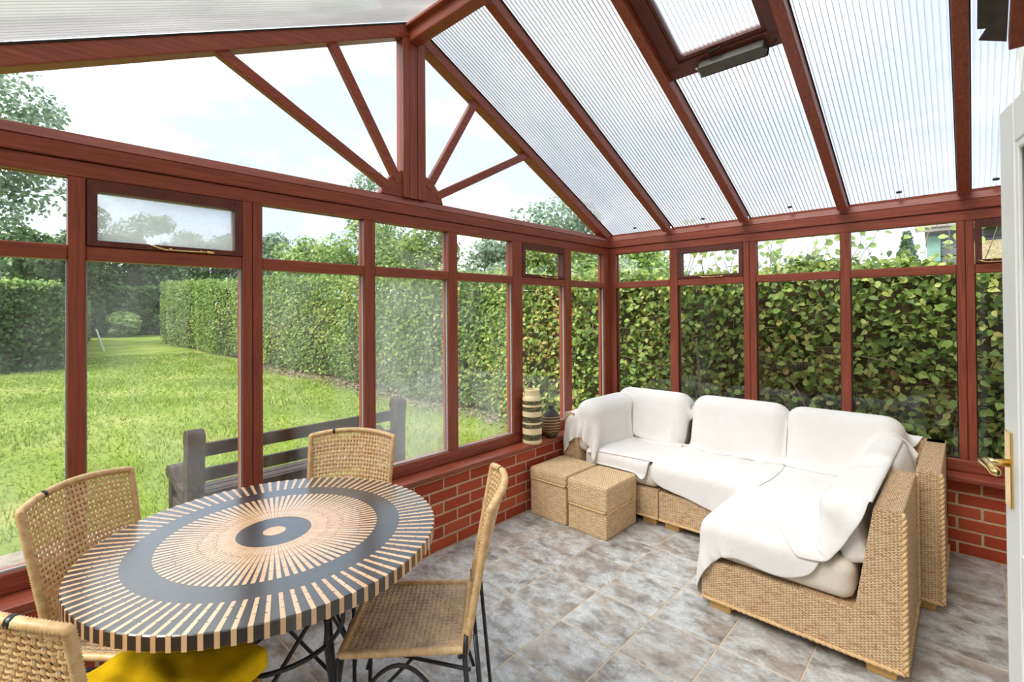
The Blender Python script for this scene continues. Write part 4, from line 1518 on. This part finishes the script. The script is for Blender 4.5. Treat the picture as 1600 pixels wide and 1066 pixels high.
def leaf_soup(name, pos, nrm_, size, mat, parent, jitter=0.7, flat=False, shape=LEAF):
    """one mesh of folded ovate leaves; pos (n,3), nrm_ (n,3) preferred facing"""
    n = len(pos)
    N = nrm_ + rng.normal(0, jitter, (n, 3))
    N /= np.linalg.norm(N, axis=1)[:, None] + 1e-9
    A = rng.normal(0, 1, (n, 3))
    A[:, 2] -= 0.6
    A -= N * (A * N).sum(1)[:, None]
    A /= np.linalg.norm(A, axis=1)[:, None] + 1e-9
    B_ = np.cross(N, A)
    sz = size * rng.uniform(0.7, 1.25, (n, 1, 1))
    V_ = pos[:, None, :] + sz * (B_[:, None, :] * shape[None, :, 0:1] + A[:, None, :] * (shape[None, :, 1:2] - 0.5) + N[:, None, :] * shape[None, :, 2:3])
    k = len(shape)
    V_ = V_.reshape(-1, 3) - np.array(origin(parent))
    me = bpy.data.meshes.new(name)
    nf = 2
    base = (np.arange(n) * k)[:, None]
    f = np.concatenate([base + np.array([[0, 1, 2, 3]]), base + np.array([[0, 3, 4, 5]])], 1).reshape(-1)
    me.vertices.add(n * k)
    me.vertices.foreach_set('co', V_.ravel())
    me.loops.add(len(f))
    me.loops.foreach_set('vertex_index', f.astype(np.int32))
    me.polygons.add(n * nf)
    me.polygons.foreach_set('loop_start', (np.arange(n * nf) * 4).astype(np.int32))
    me.update()
    me.validate()
    me.materials.append(M[mat])
    return put(name, me, parent)


def twigs(name, parent, pts, n_, mat='twig'):
    m = MB()
    for p, d, L, r in pts:
        q = [p]
        for k in range(3):
            d = (d + Vector((random.gauss(0, .25), random.gauss(0, .25), random.gauss(0, .2)))).normalized()
            q.append(q[-1] + d * L / 3)
        m.tube(q, [r, r * 0.8, r * 0.6, r * 0.35], 4)
    return m.build(name, mat, parent)


# near hazel hedge along the right side
hg = tag(empty('hedge', (1.3, -0.5, GZ)), 'leafy hedge close behind the sofa windows with yellowing leaf tips', 'hedge')


def face_x(y):
    return 0.72 + 0.06 * np.sin(y * 2.3) + 0.04 * np.sin(y * 5.1 + 1) + np.where(y > 1.0, (y - 1.0) * 0.16, 0)


def top_z(y):
    return 1.83 + 0.05 * np.sin(y * 3.0) + 0.03 * np.sin(y * 7.7) + np.where(y > 0, y * 0.05, 0)


MB().prism([(0.98, -6, GZ), (2.1, -6, GZ), (2.1, -6, 1.76), (0.98, -6, 1.76)], (0, 7.6, 0)).build('inner_branches', 'hedge_core', hg)
n = 15500
yy = rng.uniform(-5.5, 2.9, n)
zz = GZ + 0.05 + (top_z(yy) - GZ) * rng.uniform(0, 1, n) ** 0.85
xx = face_x(yy) + np.abs(rng.normal(0, 0.11, n))
L1 = leaf_soup('foliage', np.c_[xx, yy, zz], np.tile([-0.8, -0.15, 0.55], (n, 1)), 0.064, 'leaf_hazel', hg, 0.7)
L1['kind'] = 'stuff'
n = 9500
yy = rng.uniform(-5.5, 2.9, n)
xx = face_x(yy) + rng.uniform(0, 1.5, n)
zz = top_z(yy) + rng.normal(0, 0.055, n)
leaf_soup('top_foliage', np.c_[xx, yy, zz], np.tile([-0.3, -0.1, 0.9], (n, 1)), 0.064, 'leaf_hazel', hg, 0.7)['kind'] = 'stuff'
# separate leaves in front, and shoots standing over the top
lm = []
for k in range(4):
    sh = LEAF.copy()
    sh[1:3, 0] *= 1 + 0.12 * k
    sh[4:, 0] *= 1 + 0.08 * k
    me = bpy.data.meshes.new('leaf')
    me.from_pydata([tuple(v * 0.074) for v in sh - np.array([0, 0.5, 0])], [], [(0, 1, 2, 3), (0, 3, 4, 5)])
    me.materials.append(M['leaf_hazel_single'])
    lm.append(me)
ho = origin(hg)
sp = []
for k in range(300):
    if k < 150:
        y = random.uniform(-2.7, 1.2)
        p = Vector((float(face_x(np.array(y))) - random.uniform(0.0, 0.05), y, random.uniform(0.45, float(top_z(np.array(y))))))
    else:
        if k % 6 == 0:
            y = random.uniform(-2.75, -0.1)
            sp.append((Vector((random.uniform(0.85, 1.4), y, 1.85)), Vector((random.uniform(-.3, .1), random.uniform(-.4, .4), 1)), random.uniform(0.35, 0.62), 0.005))
        s_ = sp[-1]
        t_ = random.uniform(0.35, 1.0)
        p = s_[0] + s_[1].normalized() * s_[2] * t_ + Vector((random.gauss(0, .05), random.gauss(0, .07), random.gauss(0, .02)))
    o = put('leaf', lm[k % 4], hg, p - ho)
    nv = Vector((-0.8 + random.gauss(0, .35), random.gauss(-.15, .4), 0.5 + random.gauss(0, .35))).normalized()
    o.rotation_euler = (Euler((0, 0, random.uniform(0, 6.28))).to_matrix()).to_euler()
    o.rotation_euler = (nv.to_track_quat('Z', 'Y').to_matrix() @ Matrix.Rotation(random.uniform(0, 6.28), 3, 'Z')).to_euler()
tw = [(Vector((float(face_x(np.array(y))) + random.uniform(0.08, 0.3), y, random.uniform(0.0, 1.6))), Vector((random.uniform(-.3, .2), random.uniform(-.6, .6), random.uniform(-.2, 1))), random.uniform(0.3, 0.8), random.uniform(0.003, 0.007)) for y in [random.uniform(-3, 1.8) for _ in range(260)]]
tw += [(Vector((1.05 + random.uniform(-.08, .08), y, GZ)), Vector((0, random.uniform(-.1, .1), 1)), 1.8, 0.022) for y in [-2.6, -2.0, -1.55, -0.9, -0.45, 0.2, 0.9, 1.5, 2.2]]
twigs('branches', hg, tw + sp, 3)

# long beech hedge beyond it, running away beside the lawn
bh = tag(empty('hedge', (2.6, 14, GZ)), 'long trimmed hedge running away along the right of the lawn', 'hedge')


def bface(y):
    return 1.12 + 0.035 * (y - 2.5) + 0.10 * np.sin(y * 0.9) + 0.05 * np.sin(y * 2.3)


def btop(y):
    return 2.02 + 0.042 * (y - 2.5) + 0.05 * np.sin(y * 1.7) + 0.03 * np.sin(y * 4.1)


MB().prism([(1.5, 2.9, GZ), (3.6, 2.9, GZ), (3.6, 2.9, 1.85), (1.5, 2.9, 1.85)], (0.9, 27, 0)).build('inner_branches', 'hedge_core', bh)
n = 30000
yy = 2.7 + 27.5 * rng.uniform(0, 1, n) ** 1.5
zz = GZ + 0.08 + (btop(yy) - GZ) * rng.uniform(0, 1, n) ** 0.9
xx = bface(yy) + np.abs(rng.normal(0, 0.12, n)) + 0.12 * np.clip(0.5 - zz, 0, 1)
leaf_soup('foliage', np.c_[xx, yy, zz], np.tile([-0.75, -0.35, 0.5], (n, 1)), 0.085, 'leaf_beech', bh, 0.6)['kind'] = 'stuff'
n = 12000
yy = 2.7 + 27.5 * rng.uniform(0, 1, n) ** 1.3
xx = bface(yy) + rng.uniform(0, 1.9, n)
zz = btop(yy) + rng.normal(0, 0.07, n)
leaf_soup('top_foliage', np.c_[xx, yy, zz], np.tile([-0.2, -0.2, 0.95], (n, 1)), 0.085, 'leaf_beech', bh, 0.6)['kind'] = 'stuff'
tw = [(Vector((float(bface(np.array(y))) + random.uniform(-0.1, 0.15), y, random.uniform(GZ, 0.7))), Vector((random.uniform(-.8, .2), random.uniform(-.6, .6), random.uniform(-.2, .6))), random.uniform(0.2, 0.6), random.uniform(0.002, 0.005)) for y in [random.uniform(2.2, 7.5) for _ in range(240)]]
twigs('branches', bh, tw, 3)
# dry litter along the foot of the hedge
lt = tag(empty('leaf_litter', (1.1, 6, GZ)), 'dry brown leaf litter along the foot of the long hedge', 'litter', kind='stuff')
n = 2600
yy = rng.uniform(1.6, 14, n)
xx = bface(yy) - 0.05 + rng.normal(0, 0.22, n)
leaf_soup('litter', np.c_[xx, yy, np.full(n, GZ + 0.015) + rng.uniform(0, .02, n)], np.tile([0, 0, 1.0], (n, 1)), 0.06, 'twig', lt, 0.35)

# clipped hedge at the left of the lawn, plus an added unseen return
lh = tag(empty('hedge', (-5.5, 24, GZ)), 'dark clipped hedge at the left side of the lawn with an added unseen return', 'hedge')
MB().prism([(-12, 17.2, GZ), (-3.4, 17.2, GZ), (-0.6, 38, GZ), (-12, 38, GZ)], (0, 0, 2.35)).build('inner_branches', 'hedge_core', lh)
MB().prism([(-12, -9, GZ), (-9.2, -9, GZ), (-9.2, 17.2, GZ), (-12, 17.2, GZ)], (0, 0, 2.6)).build('inner_branches', 'hedge_core', lh)  # unseen return, added to block sky reflections in the right panes
n = 9000
leaf_soup('added_return_foliage', np.c_[-9.0 - np.abs(rng.normal(0, .15, n)), rng.uniform(-9, 17, n), GZ + 2.8 * rng.uniform(0, 1, n)], np.tile([0.8, 0, 0.5], (n, 1)), 0.2, 'leaf_dark', lh, 0.6)['kind'] = 'stuff'
n = 9000
xx = rng.uniform(-12, -2.7, n)
leaf_soup('foliage', np.c_[xx, 16.7 + np.abs(rng.normal(0, .18, n)) + 0.1 * np.sin(xx * 2), GZ + 2.5 * rng.uniform(0, 1, n)], np.tile([0.1, -0.8, 0.5], (n, 1)), 0.13, 'leaf_dark', lh, 0.6)['kind'] = 'stuff'
n = 7000
t_ = rng.uniform(0, 1, n) ** 1.3
leaf_soup('side_foliage', np.c_[-2.75 + 2.9 * t_ - np.abs(rng.normal(0, .18, n)), 16.7 + 21.5 * t_, GZ + 2.5 * rng.uniform(0, 1, n)], np.tile([0.8, -0.3, 0.5], (n, 1)), 0.14, 'leaf_dark', lh, 0.6)['kind'] = 'stuff'
n = 7000
leaf_soup('top_foliage', np.c_[rng.uniform(-12, -2.75, n), 16.6 + 10 * rng.uniform(0, 1, n) ** 1.6, GZ + 2.5 + rng.normal(0, .06, n)], np.tile([0, -0.2, 0.95], (n, 1)), 0.13, 'leaf_light', lh, 0.6)['kind'] = 'stuff'


def tree(name, x, y, h, rx, label, mat, n, size, z0=1.0, clumps=26, seed=0, grp_='trees beyond the hedges'):
    o = tag(empty(name, (x, y, GZ)), label, 'tree', grp_)
    r_ = np.random.default_rng(seed)
    cc = r_.normal(0, 1, (clumps, 3))
    cc /= np.linalg.norm(cc, axis=1)[:, None]
    cc *= r_.uniform(0.25, 0.95, (clumps, 1)) ** 0.6
    hz_ = (h - z0) / 2
    ctr = np.array([x, y, z0 + hz_])
    C_ = ctr + cc * np.array([rx, rx, hz_]) * 0.78
    rad = rx * r_.uniform(0.24, 0.42, clumps)
    k = r_.integers(0, clumps, n)
    d = r_.normal(0, 1, (n, 3))
    d /= np.linalg.norm(d, axis=1)[:, None]
    p = C_[k] + d * (rad[k] * r_.uniform(0.55, 1.05, n))[:, None] * np.array([1, 1, 0.8])
    N = d * 0.7 + np.array([-0.1, -0.2, 0.5])
    leaf_soup('foliage', p, N, size, mat, o, 0.5)['kind'] = 'stuff'
    m = MB()
    top = Vector((x, y, z0 + hz_ * 1.2))
    m.tube([(x, y, GZ), (x + 0.05, y, z0 * 0.6), (x, y + 0.05, z0 + hz_ * 0.5), top], [0.035 * rx + 0.05, 0.03 * rx + 0.04, 0.025 * rx + 0.02, 0.02], 8)
    for i in range(0, clumps, 2):
        b0 = Vector((x, y, z0 + hz_ * r_.uniform(0.1, 0.9)))
        m.tube([b0, (b0 + Vector(C_[i])) / 2 + Vector((0, 0, 0.1)), Vector(C_[i])], [0.03, 0.022, 0.008], 5)
    m.build('trunk', 'bark', o, smooth=True)
    return o


TREES = [
    (-4.6, 34, 17.0, 4.2, 'tall airy tree with silvery leaves at the far left of the sky', 'leaf_silver', 7000, 0.26, 5.0, 40),
    (-2.2, 44, 9.0, 3.6, 'dark tree closing the lawn behind the clipped hedge', 'leaf_dark', 7000, 0.34, 0.6, 26),
    (1.6, 47, 10.5, 3.6, 'dark broad tree at the far end of the lawn', 'leaf_dark', 7000, 0.36, 0.3, 26),
    (5.6, 49, 11.0, 4.0, 'deep green tree at the lawn end just right of the darkest gap', 'leaf_conifer', 7000, 0.36, 0.3, 26),
    (9.6, 48, 11.0, 4.0, 'dark tree over the far end of the long hedge', 'leaf_dark', 7000, 0.36, 0.5, 26),
    (12.6, 44, 9.6, 3.4, 'grey green tree showing beside the double window post', 'leaf_silver', 5000, 0.34, 0.6, 24),
    (6.3, 21, 5.6, 2.0, 'bright yellow green tree over the hedge right of the double post', 'leaf_light', 7000, 0.17, 1.0, 26),
    (6.6, 16, 6.1, 2.1, 'light green tree over the hedge under the half-round hub', 'leaf_light', 7500, 0.16, 1.0, 26),
    (9.6, 19, 9.6, 2.3, 'slender pale tree reaching up behind the half-round hub', 'leaf_silver', 3600, 0.19, 3.0, 26),
    (7.6, 12.6, 5.6, 1.9, 'airy tree seen through the pane right of the hub', 'leaf_beech', 5200, 0.15, 1.0, 24),
    (8.0, 9.8, 4.5, 1.7, 'loose bushy tree above the hedge beside the far opening light', 'leaf_silver', 5200, 0.14, 1.0, 24),
    (10.4, 8.4, 4.7, 1.8, 'bushy green tree behind the far opening light', 'leaf_beech', 5200, 0.14, 1.0, 24),
    (11.0, 5.6, 4.1, 1.7, 'low round tree just past the room corner', 'leaf_light', 4600, 0.14, 1.0, 24),
    (18.5, 15, 8.8, 3.2, 'distant pale tree in the right foot of the gable light', 'leaf_silver', 4200, 0.24, 2.0, 26),
]
for i, (x, y, h, rx, lb, mat, n, sz, z0, cl) in enumerate(TREES):
    tree('garden_tree', x, y, h, rx, lb, mat, n, sz, z0, cl, 20 + i)
# small conifer over the near hedge
cf = tag(empty('conifer', (14, -1.25, GZ)), 'small pointed conifer beyond the hedge near the outbuilding', 'tree')
n = 2600
zz = rng.uniform(0, 1, n) ** 1.4
an = rng.uniform(0, 6.28, n)
rr = 0.85 * (1 - zz) * rng.uniform(0.5, 1, n) + 0.05
leaf_soup('foliage', np.c_[14 + rr * np.cos(an), -1.25 + rr * np.sin(an), 0.6 + 3.1 * zz], np.c_[np.cos(an), np.sin(an), np.full(n, 0.4)], 0.14, 'leaf_conifer', cf, 0.5)['kind'] = 'stuff'
MB().tube([(14, -1.25, GZ), (14, -1.25, 3.4)], [0.09, 0.02], 8).build('trunk', 'bark', cf)
# shrubs at the end of the lawn
SH_ = [
       (2.2, 41, 1.7, 1.2, 'leaf_light', 'low lighter shrub in front of the dark thicket'),
       (5.6, 41, 3.4, 1.7, 'leaf_conifer', 'shrub where the lawn end meets the long hedge')]
for i, (x, y, h, rx, mat, lb) in enumerate(SH_):
    tree('garden_shrub', x, y, h, rx, lb, mat, 4200, 0.30, -0.1, 18, 60 + i, 'shrubs at the lawn end')

# thicket closing the far end of the lawn
th_ = tag(empty('hedge', (2.0, 43.5, GZ)), 'dark thicket closing the far end of the lawn', 'hedge')
MB().box((-3.0, 43.6, GZ), (8.0, 45.5, 3.2)).build('inner_branches', 'hedge_core', th_)
n = 7000
leaf_soup('foliage', np.c_[rng.uniform(-3.2, 8.2, n), 43.2 + np.abs(rng.normal(0, .4, n)), GZ + 3.7 * rng.uniform(0, 1, n)], np.tile([0, -0.8, 0.5], (n, 1)), 0.3, 'leaf_dark', th_, 0.6)['kind'] = 'stuff'
# leaning white pole by the left hedge
m = MB()
m.tube([(-0.80, 25, GZ), (-1.06, 25, 0.86)], 0.035, 8)
tag(m.build('garden_pole', 'metal_pole'), 'white pole leaning beside the left hedge', 'pole')

# grass blades on the nearer lawn
n = 62000
yy = 0.29 + 20.8 * rng.uniform(0, 1, n) ** 1.9
xx = -7.2 + (8.2 + 0.03 * yy) * rng.uniform(0, 1, n)
keep = ~((xx < -3.45) & (yy < 2.14)) & (xx < np.where(yy > 1.5, bface(yy) - 0.1, 0.75))
xx, yy = xx[keep], yy[keep]
n = len(xx)
hh = rng.uniform(0.03, 0.065, n) * (1 + 0.5 * np.sin(xx * 2.1) * np.sin(yy * 1.7))
an = rng.uniform(0, 6.28, n)
ln = rng.normal(0, 0.028, (n, 2))
wv = 0.0035 + 0.0012 * yy
v = np.zeros((n, 3, 3))
v[:, 0] = np.c_[xx - wv * np.cos(an), yy - wv * np.sin(an), np.full(n, GZ)]
v[:, 1] = np.c_[xx + wv * np.cos(an), yy + wv * np.sin(an), np.full(n, GZ)]
v[:, 2] = np.c_[xx + ln[:, 0], yy + ln[:, 1], GZ + hh]
me = bpy.data.meshes.new('grass')
me.vertices.add(n * 3)
me.vertices.foreach_set('co', v.ravel())
me.loops.add(n * 3)
me.loops.foreach_set('vertex_index', np.arange(n * 3, dtype=np.int32))
me.polygons.add(n)
me.polygons.foreach_set('loop_start', (np.arange(n) * 3).astype(np.int32))
me.update()
me.validate()
me.materials.append(M['grass_blade'])
tag(put('grass', me), 'short mown grass blades on the nearer lawn', 'grass', kind='stuff')

# garden bench with its back to the gable
bz_ = GZ
bn = tag(empty('garden_bench', (-2.4, 1.2, GZ)), 'dark brown wooden bench on the lawn with its back to the window', 'bench')
BX0, BX1, BY = -3.265, -1.64, 1.10


def bench_end(x0, x1):
    pr = [(BY - 0.05, GZ), (BY + 0.045, GZ), (BY + 0.045, 0.42)]
    c = (BY - 0.012, 0.695)
    pr += [(BY + 0.03, 0.62)]
    pr += [(c[0] + 0.062 * math.cos(a), c[1] + 0.062 * math.sin(a)) for a in np.linspace(-0.5, math.pi + 0.3, 16)]
    pr += [(BY - 0.055, 0.55)]
    MB().prism([(x0, y, z) for y, z in pr], (x1 - x0, 0, 0)).build('back_post', 'bench_wood', bn, bev=0.004)
    ar = [(BY + 0.03, 0.36), (BY + 0.14, 0.365), (BY + 0.26, 0.41), (BY + 0.34, 0.45), (BY + 0.44, 0.445), (BY + 0.49, 0.41), (BY + 0.485, 0.37), (BY + 0.44, 0.355), (BY + 0.34, 0.365), (BY + 0.26, 0.335), (BY + 0.14, 0.30), (BY + 0.03, 0.295)]
    MB().prism([(x0 - 0.005, y, z) for y, z in ar], (x1 - x0 + 0.01, 0, 0)).build('armrest', 'bench_wood', bn, bev=0.006)
    MB().box((x0 + 0.01, BY + 0.39, GZ), (x1 - 0.01, BY + 0.47, 0.36)).build('leg', 'bench_wood', bn, bev=0.004)
    MB().box((x0 + 0.015, BY + 0.04, 0.16), (x1 - 0.015, BY + 0.40, 0.235)).build('side_rail', 'bench_wood', bn, bev=0.004)


bench_end(BX0, BX0 + 0.10)
bench_end(BX1 - 0.10, BX1)
for z0, z1 in ((0.570, 0.655), (0.410, 0.492), (0.255, 0.335)):
    MB().box((BX0 + 0.10, BY - 0.02, z0), (BX1 - 0.10, BY + 0.012, z1)).build('back_slat', 'bench_wood', bn, bev=0.003)
for k in range(4):
    MB().box((BX0 + 0.08, BY + 0.05 + k * 0.105, 0.236), (BX1 - 0.08, BY + 0.14 + k * 0.105, 0.262)).build('seat_slat', 'bench_wood', bn, bev=0.003)

# neighbouring outbuilding beyond the near hedge
ob = tag(empty('outbuilding', (8.2, -3.6, GZ)), 'small outbuilding with a slate roof and boarded wall beyond the hedge', 'building')
MB().box((7.02, -5.2, GZ), (9.4, -2.05, 2.80)).build('wall', 'grey_board', ob)
for k in range(9):
    MB().box((6.985, -5.2, 1.55 + k * 0.14), (7.02, -2.05, 1.55 + k * 0.14 + 0.128)).build('board', 'grey_board', ob, bev=0.006)
for k in range(10):
    y0 = -2.56 - (k % 5) * 0.5
    z0 = 1.9 + (k // 5) * 0.36
    MB().box((6.90, y0 - 0.48, z0), (6.99, y0 - 0.01, z0 + 0.34)).build('stone', 'stone', ob, bev=0.02)
MB().box((6.93, -2.20, 2.30), (7.0, -2.02, 2.74)).build('shutter', 'teal_paint', ob, bev=0.005)
MB().prism([(6.75, -1.88, 2.80), (6.75, -1.88, 2.86), (8.3, -1.88, 3.72), (9.7, -1.88, 2.86), (9.7, -1.88, 2.80), (8.3, -1.88, 3.64)], (0, -3.5, 0)).build('roof', 'slate', ob)
for r_ in range(3):
    for k in range(6):
        y0 = -1.87 - k * 0.30 - 0.15 * (r_ % 2)
        x0 = 6.73 + r_ * 0.20
        z0 = 2.865 + r_ * 0.111
        MB().prism([(x0, y0, z0), (x0 + 0.24, y0, z0 + 0.133), (x0 + 0.24, y0, z0 + 0.148), (x0, y0, z0 + 0.022)], (0, -0.29, 0)).build('roof_slate', 'slate', ob)
